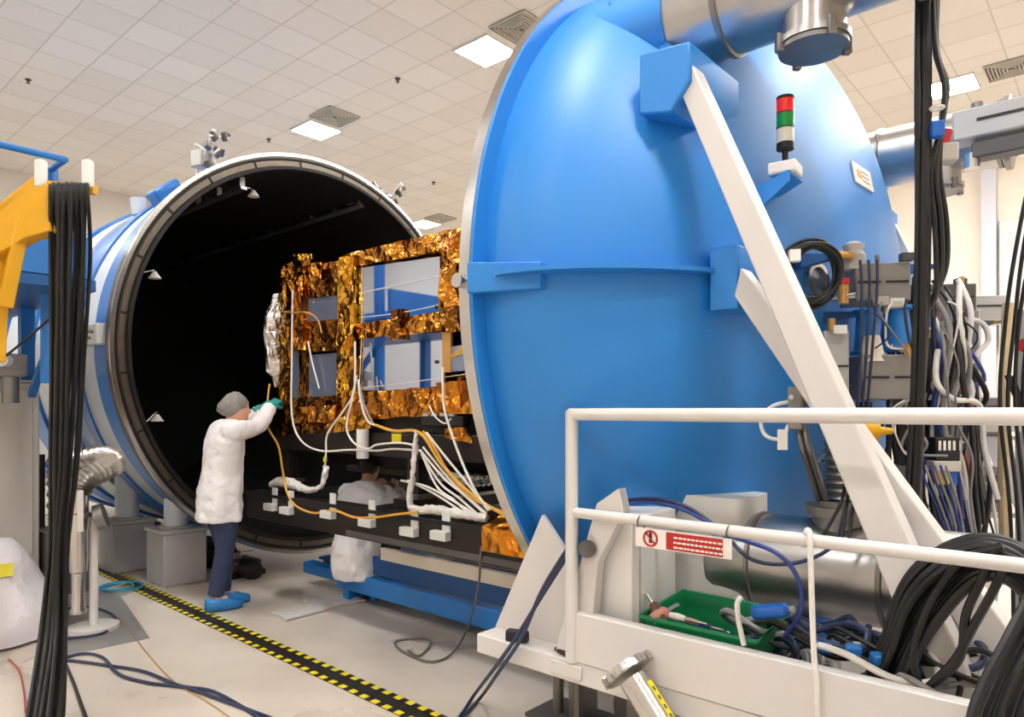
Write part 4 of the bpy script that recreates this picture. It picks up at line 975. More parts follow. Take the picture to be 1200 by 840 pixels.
cable('blue_cable', YP((695, 630, -1.660), (720, 592, -1.600), (765, 584, -1.580), (805, 594, -1.580), (845, 622, -1.620), (880, 655, -1.640), (930, 660, -1.560), (975, 640, -1.460), (990, 600, -1.410)), .007, 'navy_cable', 'dark blue cable arching over the enclosure and running to the steel vessel')
for k in range(2):
    cable('floor_cable', [P(672-5*k, 640, Y=-1.760), P(640-4*k, 690, Y=-1.780), P(606+6*k, 745, Y=-1.800), P(580+8*k, 782, Y=-1.820)]+[P(555+10*k, 815, Z=.05), P(540+4*k, 838, Z=.015), P(520, 860, Z=.012)], .009, 'navy_cable', ['dark blue cable slanting over the trolley corner, left of the pair', 'dark blue cable slanting over the trolley corner, right of the pair'][k])
cable('grey_hose', YP((868, 700, -1.700), (864, 708, -1.720), (866, 730, -1.730), (872, 756, -1.730)), .009, 'white_cable', 'white hose end hooked over the crate right end', 'hose')
for k, (x0, x1) in enumerate([(985, 957), (992, 985), (1000, 994)]):
    cable('thin_cable', YP((x0+6, 560, -1.460), (x0, 590, -1.520), (x1, 640, -1.580)), .006, 'black_cable', 'thin black cable draped over the bellows flange', group='thin black cables on the bellows flange')
c = P(858, 715, Y=-1.460); t = T('spray_can', 'blue bottle lying in the cables beside the crate', 'bottle', P(905, 715, Y=-1.660))
c = P(903, 716, Y=-1.660); d = V((1, .1, .25)).normalized()
MB().lathe([(0, -.06), (.022, -.06), (.025, -.055), (.025, .05), (.012, .065), (0, .065)], c, d, 20).b('body', 'bright_blue', t)
MB().lathe([(.013, .065), (.013, .085), (0, .085)], c, d, 14).b('cap', 'grey_cable', t)
for k, (px, py, w_) in enumerate([(965, 757, .06), (1000, 762, .05), (1030, 772, .045)]):
    c = P(px, py, Y=-1.640); MB().box(c, (w_, .05, .035), rz=.3*k).b('blue_connector', 'chamber_blue', label=['blue connector block in the tangle, right of the white hose', 'blue connector block in the tangle, middle one', 'blue connector block in the tangle beside the thick cables'][k], cat='connector', bevel=.008)
# thick black cables over the rail
q = random.Random(31)
arcs = [[(1014, 805), (1018, 790), (1037, 746), (1050, 704), (1065, 675), (1086, 654), (1118, 636), (1157, 629), (1200, 644), (1240, 690)],
        [(1022, 806), (1026, 788), (1050, 738), (1065, 701), (1089, 672), (1113, 659), (1147, 647), (1183, 654), (1215, 680), (1245, 730)],
        [(1034, 812), (1039, 793), (1063, 733), (1084, 696), (1105, 676), (1125, 660), (1157, 653), (1195, 668), (1230, 710)],
        [(1042, 815), (1047, 798), (1068, 748), (1094, 709), (1118, 680), (1136, 668), (1168, 663), (1205, 690), (1235, 740)],
        [(1020, 812), (1030, 792), (1044, 752), (1058, 712), (1076, 684), (1098, 664), (1130, 645), (1165, 640), (1205, 662), (1240, 715)],
        [(1050, 818), (1056, 800), (1075, 752), (1100, 716), (1124, 688), (1146, 672), (1175, 672), (1210, 705), (1235, 760)]]
for k, ar in enumerate(arcs):
    for h in range(2):
        ox_, oy_ = (0, 0) if h == 0 else (q.uniform(2, 5), q.uniform(4, 8))
        cable('thick_cable', [P(a+ox_, b+oy_*(1 if b < 780 else 0), Y=-1.60-.013*k-.012*h) for a, b in ar], .0125+.003*q.random(), 'black_cable', 'thick black cable arching out of the trolley behind the middle rail', group='thick black cables over the rail', n=7)
for k, pts in enumerate([[(1095, 800), (1125, 770), (1132, 720), (1150, 680), (1168, 640)], [(1085, 808), (1118, 775), (1140, 735), (1165, 690), (1180, 655)], [(1078, 806), (1070, 770), (1080, 730), (1100, 690), (1130, 655), (1175, 640)]]):
    cable('thick_cable', [P(a, b, Y=-1.690) for a, b in pts], .012, 'black_cable', ['black cable standing up in front of the strut foot, left of two crossing ones', 'black cable standing up in front of the strut foot, right of two crossing ones', 'black cable bowing left inside the arch of thick cables'][k])
q = random.Random(5)
for k in range(8):
    x = 1150+10*k; cable('thick_cable', [P(x-40, 1268, d=1.6), P(x-30, 1000, d=1.55+.05*(k % 3)), P(x-14, 860, d=1.55+.05*(k % 3)), P(x+2+q.uniform(-3, 3), 805, d=1.57+.05*(k % 3)), P(x+28+q.uniform(-4, 4), 752, d=1.6+.05*(k % 3)), P(x+62, 690, d=1.65), P(x+100, 620, d=1.7)], .010+.004*q.random(), 'black_cable', 'thick black cable in the bundle at the lower right corner', group='thick black cables at the corner')
# bottom foreground vacuum tube
c0 = P(737, 786, d=2.55); c1 = P(790, 872, d=2.4); ax_ = (c1-c0).normalized()
t = T('vacuum_tube', 'slanted steel vacuum tube with bolted flange and yellow label in front', 'tube', P(770, 850, d=2.4)-V((0, 0, .1)))
MB().lathe([(0, .03), (.055, .03), (.055, .75), (0, .75)], c0, ax_, 36).b('tube_body', 'steel', t)
fl2 = MB().lathe([(0, -.02), (.09, -.02), (.094, -.015), (.094, .008), (.09, .012), (.0, .012)], c0, ax_, 36).b('flange', 'brushed_steel', t)
a_, b2 = frame_of(ax_)
for k in range(14):
    g = 2*PI*k/14; p = c0+(a_*math.cos(g)+b2*math.sin(g))*.094
    MB().box(p-ax_*.004, (.022, .022, .03), M=Matrix((a_*math.cos(g)+b2*math.sin(g), -a_*math.sin(g)+b2*math.cos(g), ax_)).transposed()).b('bolt_lug', 'steel', fl2)
nn = RT*.62+V((0, 0, .45))-FW*.64; nn = (nn-ax_*nn.dot(ax_)).normalized()
M = Matrix((nn.cross(ax_).normalized(), ax_, nn)).transposed()
lb = MB().box(c0+ax_*.22+nn*.0552, (.026, .30, .002), M=M).b('yellow_label', 'label_yellow', t)
for k in range(8): MB().box(c0+ax_*(.10+.034*k)+nn*.0565, (.010, .016, .001), M=M).b('printed_mark', 'dark_grey', lb)
MB().span((c0.x-.03, c0.y+.06, 0), (c0.x+.05, c0.y+.14, .34)).b('stand', 'dull_steel', t)
#=SECTION right clutter
def dome_box(px, py, d, size, lab, name='instrument_box', m='instrument_grey', rz=0):
    c = P(px, py, d=d); t = T(name, lab, 'instrument', c-V((0, 0, size[2]/2)))
    MB().box(c, size, rz=rz).b('housing', m, t, bevel=.006)
    M = Matrix.Rotation(rz, 3, 'Z')
    for k in (-1, 1):
        MB().box(c+M @ V((k*size[0]*.25, -size[1]/2-.003, 0)), (size[0]*.4, .006, .008), rz=rz).b('slot', 'black_rubber', t)
    q = random.Random(int(px*7+py))
    for k in range(7):
        w_ = q.uniform(.018, .04); o_ = c+M @ V((q.uniform(-.45, .45)*size[0], -size[1]*.5+q.uniform(-.03, .05), (-1 if k < 5 else 1)*(size[2]/2+q.uniform(.0, .03))))
        if k % 2: MB().cyl(o_-V((0, 0, .025)), o_+V((0, 0, .025)), w_*.5, seg=12).b('connector', q.choice(['steel', 'dull_steel', 'gold_tape']), t)
        else: MB().box(o_, (w_*1.5, .04, w_), rz=rz).b('connector', q.choice(['cabinet_grey', 'dark_grey', 'white_plastic', 'black_rubber']), t, bevel=.003)
    for k in range(4):
        o_ = c+M @ V((q.uniform(-.4, .4)*size[0], -size[1]*.5-.02, -size[2]/2))
        MB().tube([o_, o_+V((q.uniform(-.05, .05), -.03, -.06)), o_+V((q.uniform(-.08, .08), 0, -.12-.1*q.random())), o_+V((q.uniform(-.1, .1), .05, -.2-.1*q.random()))], q.uniform(.003, .007), 6).b('lead', q.choice(['white_cable', 'black_cable', 'navy_cable', 'grey_cable']), t)
    return t
RZ = math.pi/2-PHI-.12
dome_box(1024, 335, 3.05, (.22, .2, .16), 'grey instrument box on the dome centre, upper one behind the cables', rz=RZ)
dome_box(1034, 443, 3.05, (.24, .2, .19), 'grey instrument box below the blue nozzle, just over the rail', rz=RZ)
dome_box(1094, 352, 3.5, (.3, .2, .13), 'dark connector box right of the upper instrument box', m='dark_grey', rz=RZ)
dome_box(1101, 430, 3.3, (.17, .18, .26), 'dark grey equipment case behind the hanging cable bundle', m='dark_grey', rz=RZ)
dome_box(975, 430, 3.0, (.10, .12, .30), 'narrow grey instrument case at the right edge of the long strut', m='grey_paint', rz=RZ)
dome_box(1026, 568, 3.1, (.2, .18, .18), 'dark equipment box under the rail, between the strut and the second strut', m='dark_grey', rz=RZ)
dome_box(1128, 362, 4.2, (.35, .25, .12), 'pale grey box on the frame right of the bundle', m='grey_paint', rz=RZ)
def wedge(px, py, d, l, w, h, lab):
    c = P(px, py, d=d)
    a = RT*l; f = FW*w
    MB().prism([c-a*.5+V((0, 0, -h)), c+a*.5, c+a*.5+V((0, 0, .012)), c-a*.5+V((0, 0, .012))], f).b('bracket', 'deep_blue', label=lab, cat='bracket', bevel=.003)
wedge(985, 368, 3.15, .24, .14, .05, 'blue bracket shelf under the upper instrument box')
wedge(1072, 312, 3.6, .28, .12, .06, 'blue bracket arm behind the hanging cables, upper right')
wedge(1110, 405, 3.6, .26, .12, .05, 'blue bracket arm right of the hanging cables, lower one')
wedge(962, 300, 2.95, .17, .1, .05, 'blue bracket holding the coiled black cable')
# central nozzles
for k, (px, py, lab) in enumerate([(1050, 385, 'blue conical nozzle above the lower instrument box'), (1012, 390, 'slim blue nozzle left of the conical one')]):
    c = P(px, py, d=3.15); t = T('nozzle', lab, 'nozzle', c-V((0, 0, .1)))
    MB().lathe([(0, -.10), (.085-.03*k, -.10), (.085-.03*k, -.085), (.07-.03*k, -.08), (.05-.02*k, .08), (.07-.02*k, .085), (.07-.02*k, .1), (0, .1)], c, seg=28).b('cone', 'blue_paint', t)
    for i in range(8): MB().cyl(c+V((.076*math.cos(i*PI/4), .076*math.sin(i*PI/4), -.09))*1, c+V((.076*math.cos(i*PI/4), .076*math.sin(i*PI/4), -.075)), .006, seg=6).b('bolt', 'steel', t)
c = P(1022, 410, d=3.0)
MB().lathe([(0, .10), (.03, .10), (.05, .0), (.055, -.01), (0, -.01)], c-V((0, 0, .04)), seg=20).b('funnel', 'wall_cream', label='cream cone standing on the lower instrument box', cat='cone')
c = P(1000, 300, d=3.0)
t = T('gauge_head', 'beige valve head on top of the upper instrument box', 'valve', c-V((0, 0, .05)))
MB().lathe([(0, -.06), (.04, -.06), (.05, .0), (.035, .02), (.045, .045), (.02, .06), (0, .06)], c, seg=20).b('head', 'cabinet_grey', t)
MB().cyl(c+V((.01, -.05, -.01)), c+V((-.05, -.09, .0)), .018, seg=12).b('knob', 'gold_tape', t)
c = P(988, 342, d=2.95)
t = T('hose_valve', 'brass valve with a red cap at the instrument box left side', 'valve', c-V((0, 0, .04)))
MB().cyl(c+V((0, 0, -.05)), c+V((0, 0, .03)), .022, seg=14).b('body', 'gold_tape', t)
MB().cyl(c+V((0, 0, .03)), c+V((0, 0, .055)), .026, seg=14).b('cap', 'red_plastic', t)
MB().cyl(c+V((-.05, 0, -.02)), c+V((.05, 0, -.02)), .014, seg=12).b('branch', 'steel', t)
# coil of black cable on the dome
c = P(948, 322, d=2.82)
nrm = (CAM-c).normalized(); nrm = (nrm+RT*.55).normalized()
q = random.Random(8)
for k in range(11):
    MB().torus(c+nrm*(.011*(k % 4))+RT*q.uniform(-.012, .012)+V((0, 0, q.uniform(-.01, .01))), (nrm+RT*q.uniform(-.08, .08)).normalized(), .128-.009*(k//3)+q.uniform(-.006, .006), .0065, 40, 8, .03, k).b('coiled_cable', 'black_cable', label='black cable turn in the coil hung on the dome bracket', cat='cable', group='black cable coil on the dome')
cc = P(931, 300, d=2.74); MB().box(cc, (.04, .04, .045), rz=.5).b('cable_tag', 'sign_white', label='white tag taped to the black cable coil', cat='tag')
p, a, b, n = dome_frame(953, 330)
t = T('viewport', 'round glass viewport on the dome inside the black cable coil', 'viewport', p)
MB().lathe([(.06, -.03), (.08, -.03), (.08, .03), (.06, .03)], p, n, 32, closed=True).b('rim', 'steel', t)
MB().lathe([(0, -.01), (.06, -.01), (.06, .012), (0, .02)], p, n, 32).b('glass', 'mirror_dim', t)
# cables hanging from the ceiling
q = random.Random(41)
for k in range(9):
    a = k/8; x = 1076+20*a; dd = 2.62+.06*q.random()
    pts = [P(x+2, -1015, d=dd), P(x+2, -90, d=dd), P(x, 0, d=dd), P(x+q.uniform(-2, 2)-2*a, 120, d=dd), P(1077+16*a+q.uniform(-2, 2), 260, d=dd), P(1072+20*a, 400, d=dd), P(1066+22*a+q.uniform(-3, 3), 500, d=dd), P(1062+24*a, 600, d=dd), P(1064+22*a, 640, d=dd+.1)]
    if k > 5: pts = [P(x+2, -1015, d=dd), P(x+2, -90, d=dd), P(x+2, 0, d=dd), P(1097, 60, d=dd), P(1108+2*(k-7), 100, d=dd), P(1104, 140, d=dd), P(1096+5*(k-7), 200, d=dd), P(1102+7*(k-7), 260, d=dd), P(1103+6*(k-7), 310, d=dd), P(1096, 345, d=dd), P(1082, 372, d=dd+.05)]
    cable('hanging_cable', pts, .0085+.004*q.random(), 'black_cable', ['black cable in the straight bundle hanging from the ceiling', 'black cable bulging right of the ceiling bundle before rejoining it'][k > 5], group=['black cables hanging from the ceiling', 'black cables bulging from the ceiling bundle'][k > 5])
c = P(1098, 152, d=2.6)
t = T('cable_clamp', 'blue tie block clamping the ceiling cables', 'clamp', c-V((0, 0, .03)))
MB().box(c, (.045, .04, .06), rz=.5).b('block', 'bright_blue', t, bevel=.006)
MB().torus(c+V((0, 0, .08)), (0, 0, 1), .022, .005, 20, 6).b('tie', 'white_cable', t)
c = P(1106, 180, d=2.75)
t = T('connector_plug', 'pale multi-pin connector at the end of a ceiling cable', 'connector', c-V((0, 0, .05)))
MB().box(c, (.09, .06, .07), rz=.5).b('shell', 'cabinet_grey', t, bevel=.008)
MB().cyl(c+V((0, 0, .03)), c+V((.01, .01, .09)), .02, seg=12).b('strain_relief', 'red_plastic', t)
# white bracket box on the far pipe end
c = P(1180, 140, d=3.9)
t = T('actuator_box', 'white actuator box at the end of the far steel pipe', 'actuator', c-V((0, 0, .1)))
MB().box(c, (.5, .16, .17), rz=.0).b('housing', 'grey_paint', t, bevel=.012)
MB().box(c+V((0, -.083, .01)), (.26, .006, .014)).b('slot', 'black_rubber', t)
MB().box(c+V((.05, 0, -.15)), (.42, .12, .09)).b('lower_unit', 'dark_grey', t, bevel=.01)
MB().cyl(c+V((-.14, 0, .085)), c+V((-.14, 0, .13)), .03, seg=14).b('knob', 'dull_steel', t)
MB().cyl(c+V((-.16, -.02, -.16)), c+V((-.16, -.02, -.24)), .04, seg=16).b('fitting', 'steel', t)
# aluminium rack
t = T('equipment_rack', 'aluminium profile rack standing at the right behind the trolley', 'rack', P(1165, 640, d=3.9))
o = P(1140, 480, d=3.9)
rw = RT*.28; rd = FW*.5; tz = 2.1
cs = [o-rw*.0, o+rw, o+rw+rd, o+rd]
for c in cs: MB().span((c.x-.035, c.y-.035, 0), (c.x+.035, c.y+.035, tz)).b('post', 'aluminium', t, bevel=.004)
for z in (tz-.03, 1.45, .8):
    m = MB()
    for i in range(4): m.bar(V((cs[i].x, cs[i].y, z)), V((cs[(i+1) % 4].x, cs[(i+1) % 4].y, z)), .045, .045)
    m.b('cross_member', 'aluminium', t)
for z in (1.38, .95):
    MB().prism([V((c.x, c.y, z)) for c in cs], (0, 0, .02)).b('shelf', 'grey_paint', t)
for c, s_, lab in [(o+rw*.5+rd*.4, (.2, .2, .22), 'grey supply unit on the rack upper shelf'), (o+rw*.5+rd*.4, (.2, .2, .26), 'grey supply unit on the rack lower shelf')]:
    z = 1.40+.11 if 'upper' in lab else .97+.13
    u = T('supply_unit', lab, 'instrument', (c.x, c.y, z-s_[2]/2))
    MB().box((c.x, c.y, z), s_, rz=RZ).b('case', 'instrument_grey', u, bevel=.008)
    MB().box(V((c.x, c.y, z))-FW*.105, (.16, .006, s_[2]*.6), rz=RZ).b('front_panel', 'dark_grey', u)
    for i in range(3): MB().cyl(V((c.x, c.y, z+.03))-FW*.105+RT*(.05*(i-1)), V((c.x, c.y, z+.03))-FW*.125+RT*(.05*(i-1)), .012, seg=10).b('knob', 'grey_paint', u)
# second bundle at right edge + rope
for k in range(4):
    cable('hanging_cable', [P(1240+8*k, -860, d=2.9), P(1232+8*k, 120, d=2.9), P(1209+8*k, 200, d=2.9), P(1189+9*k, 300, d=2.95), P(1178+8*k+3*(k % 2), 380, d=3.0), P(1172+9*k, 480, d=3.05), P(1185+9*k, 620, d=3.1), P(1190+9*k, 880, d=3.1)], .0085, 'black_cable', 'black cable in the loose bundle at the right edge', group='black cables at the right edge')
cable('rope', [P(1181, 355, d=3.4), P(1178, 440, d=3.4), P(1176, 560, d=3.4), P(1178, 640, d=3.4)], .024, 'beige_rope', 'thick beige insulated hose standing before the rack', 'hose')
for k in range(4):
    cable('thin_cable', [P(1178+3*k, 440, d=3.3), P(1195+3*k, 480, d=3.3), P(1215+4*k, 520, d=3.3)], .005, 'black_cable', 'thin dark cable fanning right from the beige hose', group='thin cables by the beige hose')
MB().cyl(P(1197, 404, d=3.2), P(1212, 408, d=3.2), .03, seg=14).b('red_knob', 'red_plastic', label='red knob at the right edge above the rail', cat='knob')
# wire looms, blue tubes and data cables between dome and rack
q = random.Random(51)
cols = ['white_cable', 'black_cable', 'grey_cable', 'navy_cable', 'black_cable', 'red_wire', 'white_cable', 'blue_cable', 'black_cable', 'grey_cable']
nm = {'white_cable': 'white', 'black_cable': 'black', 'grey_cable': 'grey', 'navy_cable': 'navy', 'red_wire': 'red', 'blue_cable': 'blue'}
for k in range(40):
    m_ = cols[k % 10]; xa = q.uniform(1085, 1130); ya_ = q.uniform(325, 420); xb = q.uniform(1085, 1150); yb = q.uniform(520, 640); d0 = q.uniform(3.0, 3.5)
    pts = [P(xa, ya_, d=d0), P(xa+q.uniform(-5, 30), ya_+q.uniform(15, 60), d=d0-.05), P((xa+xb)/2+q.uniform(-15, 15), (ya_+yb)/2, d=d0), P(xb, yb-50, d=d0+.05), P(xb+q.uniform(-12, 12), yb, d=d0+.1), P(xb+q.uniform(-12, 22), yb+60, d=d0+.1)]
    cable('loom_cable', pts, q.choice([.004, .006, .009, .012]), m_, '%s cable in the loom between dome and rack' % nm[m_], group='%s loom cables by the rack' % nm[m_])
for k in range(20):
    x = 1040+3.4*k; pts = [P(x+q.uniform(-3, 3), 318+q.uniform(0, 90), d=3.3), P(x+q.uniform(-5, 5), 420, d=3.32), P(x+q.uniform(-4, 6), 500, d=3.25), P(x+q.uniform(-8, 10), 560, d=3.2), P(x+q.uniform(0, 16), 620, d=3.15), P(x+q.uniform(10, 30), 670, d=3.1)]
    cable('loom_cable', pts, .012, 'black_cable', 'black cable hanging behind the ceiling bundle, over the second strut', group='black loom cables behind the bundle')
for k in range(6):
    cable('data_cable', [P(1078+6*k, 545, d=2.95), P(1085+6*k, 565, d=2.93), P(1100+5*k, 600, d=2.95), P(1118+3*k, 650, d=3.0)], .005, ['blue_cable', 'grey_cable'][k % 2], ['blue data cable below the connector block', 'grey data cable below the connector block'][k % 2], group=['blue data cables', 'grey data cables'][k % 2])
c = P(1106, 545, d=2.98)
t = T('connector_block', 'black, grey and yellow multi-connector block below the rail', 'connector', c-V((0, 0, .1)))
MB().box(c+V((0, 0, .07)), (.10, .07, .10), rz=RZ).b('hood', 'black_rubber', t, bevel=.006)
MB().box(c+V((0, 0, -.002)), (.11, .07, .045), rz=RZ).b('body', 'cabinet_grey', t, bevel=.004)
for k in range(3): MB().box(c+V((0, 0, -.05))+RT*(.033*(k-1)), (.028, .04, .06), rz=RZ).b('plug', ['gold_tape', 'label_yellow', 'bright_blue'][k], t)
for k in range(5): MB().box(c+V((0, 0, .085))+RT*(.02*(k-2))-FW*.038, (.010, .003, .04), rz=RZ).b('white_marker', 'sign_white', t)
for k in range(3):
    cable('blue_tube', [P(1008+10*k, 305, d=2.9), P(1010+9*k, 340, d=2.88), P(1009+7*k, 400, d=2.88), P(1006+6*k, 460, d=2.9), P(1003+6*k, 500, d=2.95)], .006, 'navy_cable', 'dark blue tube hanging in front of the grey instrument boxes', 'tube', group='dark blue tubes on the boxes')
for k in range(4):
    c = P(1050+4*k, 580, d=3.2)
    cable('blue_tube', [P(1046+5*k, 560, d=3.2), P(1058+4*k, 575, d=3.18), P(1064+4*k, 605, d=3.18), P(1062+5*k, 650, d=3.2)], .008, 'blue_cable', 'blue tube bending down beside the second strut', 'tube', group='blue tubes by the second strut')
# yellow cap behind the strut at rail height
c = P(1018, 505, d=2.75); t = T('yellow_cone', 'yellow pointed plastic cap behind the long strut, just under the rail', 'cap', c-V((0, 0, .05)))
MB().lathe([(0, -.05), (.045, -.05), (.05, -.02), (.04, .03), (.0, .035)], c, RT, 20).b('cap_body', 'yellow_paint', t)
MB().lathe([(.02, .03), (.012, .09), (0, .1)], c, RT, 14).b('tip', 'yellow_paint', t)
# white-red tag triangle and white shape near the rack
c = P(1127, 398, d=3.4)
MB().prism([c+RT*-.04+V((0, 0, -.04)), c+RT*.06+V((0, 0, -.04)), c+V((0, 0, .08))], FW*.01).b('warning_tag', 'sign_white', label='white and red triangular tag hanging at the rack', cat='tag')
cable('white_hose', [P(1120, 372, d=3.5), P(1150, 378, d=3.5), P(1158, 398, d=3.5), P(1145, 415, d=3.5), P(1130, 440, d=3.5), P(1122, 470, d=3.5)], .013, 'white_cable', 'white hose curling in front of the rack', 'hose')
# blue trolley beam seen through the strut foot
MB().span((5.55, -1.3, .48), (XE, -1.18, .56)).b('side_beam', 'chamber_blue', tr, bevel=.006)
MB().span((5.35, -1.55, .48), (5.5, -1.45, .54)).b('corner_block', 'chamber_blue', tr, bevel=.006)
#=SECTION people
def remeshed(m, name, material, parent, vox=.007, it=6):
    o = m.b(name, material, parent, smooth=180)
    md = o.modifiers.new('Remesh', 'REMESH'); md.mode = 'VOXEL'; md.voxel_size = vox; md.use_smooth_shade = True
    sm = o.modifiers.new('Smooth', 'SMOOTH'); sm.factor = .5; sm.iterations = it
    return o
def hand(m, wrist, dirv, palm_n, curl=.5, size=1.0, thumb=1):
    "palm, four bent fingers and a thumb; dirv = towards the fingertips, palm_n = out of the palm"
    d = dirv.normalized(); n = (palm_n-d*palm_n.dot(d)).normalized(); s = d.cross(n)*thumb
    w = V(wrist); L = .085*size
    m.loft([(w, s*.024, n*.018), (w+d*L*.4, s*.036, n*.016), (w+d*L, s*.040, n*.013)], 14)
    for k, (off, ln) in enumerate([(.029, .068), (.010, .077), (-.010, .072), (-.029, .056)]):
        b0 = w+d*(L-.012)+s*off; ln *= size
        c1 = curl*.7; c2 = curl*1.5
        p1 = b0+d*.012; p2 = p1+(d*math.cos(c1)+n*math.sin(c1))*ln*.5; p3 = p2+(d*math.cos(c2)+n*math.sin(c2))*ln*.32; p4 = p3+(d*math.cos(c2*1.25)+n*math.sin(c2*1.25))*ln*.25
        m.tube([b0, p1, p2, p3, p4], .009, 8, 3, rs=[.0095, .009, .008, .0065])
    tb = w+d*L*.3+s*.03
    m.tube([tb, tb+(s*.7+d*.5+n*.2).normalized()*.035, tb+(s*.45+d*.8+n*.5).normalized()*.062, tb+(s*.2+d*.9+n*.6).normalized()*.08], .010, 8, 3, rs=[.013, .011, .008])
def head(m, c, f, r, up, face=True):
    "skull, jaw, nose, ears and lips around centre c; f = facing, r = its right"
    m.loft([(c+up*(-.11)+f*.02, r*.05, f*.055), (c+up*(-.075)+f*.022, r*.062, f*.078), (c+up*(-.03)+f*.012, r*.070, f*.092), (c+up*.02, r*.075, f*.096), (c+up*.06-f*.004, r*.070, f*.088), (c+up*.095-f*.008, r*.048, f*.06), (c+up*.11-f*.01, r*.015, f*.02)], 22)
    if face:
        m.loft([(c+f*.088+up*.022, r*.009, up*.012), (c+f*.106-up*.005, r*.012, up*.016), (c+f*.118-up*.018, r*.010, up*.010)], 10)
        m.loft([(c+f*.085-up*.055, r*.022, up*.012), (c+f*.1-up*.055, r*.016, up*.009)], 10)
        m.ball(c+f*.075-up*.095, (.022, .022, .018), 10)
        for s in (-1, 1):
            m.loft([(c+r*s*.070-f*.005-up*.005, f*.016, up*.028), (c+r*s*.084-f*.014, f*.018, up*.032)], 10)
            m.ball(c+r*s*.032+f*.083+up*.030, (.016, .012, .007), 8)
# technician standing at the satellite
base = V((.745, -1.40, 0)); fa = math.radians(80)
f1 = V((math.cos(fa), math.sin(fa), 0)); r1 = V((f1.y, -f1.x, 0)); up = V((0, 0, 1))
def L1(r, f, z): return base+r1*r+f1*f+up*z
pn = T('person', 'person in white lab coat and hairnet, standing and reaching to the satellite', 'person', base)
m = MB()
hc = L1(.0, .105, 1.56); h0 = V((math.cos(fa-.42), math.sin(fa-.42), 0)); hu = (up+h0*.12).normalized(); hf = (h0-up*.12).normalized(); hr1 = V((h0.y, -h0.x, 0))
head(m, hc, hf, hr1, hu)
m.tube([L1(0, .03, 1.36), L1(0, .06, 1.43), L1(0, .095, 1.49)], .05, 12, 4, rs=[.07, .056, .054])
m.loft([(L1(0, 0, .84), r1*.15, f1*.105), (L1(0, 0, .95), r1*.155, f1*.115), (L1(0, .01, 1.08), r1*.13, f1*.10), (L1(0, .02, 1.22), r1*.15, f1*.115), (L1(0, .025, 1.34), r1*.17, f1*.11), (L1(0, .03, 1.41), r1*.11, f1*.075)], 24)
hr = P(326, 470, Y=-.92); hl = P(316, 473, Y=-.95)
arms = {}
for s, wr in ((1, hr), (-1, hl)):
    sh_ = L1(s*.165, .03, 1.375); hd = (wr-sh_); mid = sh_+hd*.5+r1*s*.03-up*.07
    w2 = wr-hd.normalized()*.10; arms[s] = (sh_, mid, w2, hd.normalized())
    m.tube([sh_, mid, w2], .04, 14, 6, rs=[.046, .044, .042, .036, .028])
    hand(m, w2-hd.normalized()*.005, (hd.normalized()+up*.1).normalized(), (-up+r1*-s*.6).normalized(), .75, 1.0, -s)
feet = {}
for s in (1, -1):
    ft = L1(s*.07, -.05*s, 0); hp = L1(s*.08, 0, .88); kn = L1(s*.075, .02-.02*s, .48); an = ft+up*.09-f1*.02
    feet[s] = (hp, kn, an, ft)
    m.tube([hp, L1(s*.08, .01, .68), kn, kn+(an-kn)*.4, an], .06, 16, 5, rs=[.085, .075, .057, .055, .038])
    m.loft([(ft-f1*.075+up*.045, r1*.032, up*.04), (ft-f1*.03+up*.05, r1*.036, up*.045), (ft+f1*.06+up*.035, r1*.042, up*.03), (ft+f1*.14+up*.026, r1*.04, up*.022), (ft+f1*.185+up*.022, r1*.022, up*.014)], 14)
remeshed(m, 'body', 'skin', pn, .0065, 4)
# coat: skirt, trunk, collar and sleeves grown into one surface
m = MB()
sk = [(L1(0, -.02, .69), r1*.195, f1*.165), (L1(0, -.02, .80), r1*.195, f1*.165), (L1(0, -.015, .92), r1*.195, f1*.165), (L1(0, 0, 1.05), r1*.175, f1*.150), (L1(0, .012, 1.18), r1*.182, f1*.150), (L1(0, .02, 1.30), r1*.21, f1*.148), (L1(0, .028, 1.38), r1*.205, f1*.125), (L1(0, .04, 1.435), r1*.12, f1*.095), (L1(0, .06, 1.475), r1*.072, f1*.072)]
m.loft(sk, 36)
for k, v in enumerate(m.v):
    l = v-base; g = math.atan2(l.dot(r1), l.dot(f1)); u = max(0, min(1, (1.0-v.z)/.3))
    rad = V((v.x-base.x, v.y-base.y, 0)).normalized(); m.v[k] = v+rad*(.014*u*math.sin(7*g)+.008*noise.noise(v*7))
for s in (1, -1):
    m.ball(arms[s][0]-r1*s*.02, .092, 16)
    sh_, mid, w2, hd = arms[s]; w3 = w2+hd*.0
    sp = smooth_path([sh_-r1*s*.02, mid, w3], 9)
    m.tube(sp, .05, 18, sm=False, rs=[.094, .084, .074, .068, .063, .060, .056, .050])
cb_ = remeshed(m, 'lab_coat', 'coat_cloth', pn, .010, 5)
dsp = bpy.data.textures.new('folds', 'CLOUDS'); dsp.noise_scale = .10; dsp.noise_depth = 2
dm = cb_.modifiers.new('Folds', 'DISPLACE'); dm.texture = dsp; dm.strength = .028; dm.mid_level = .5
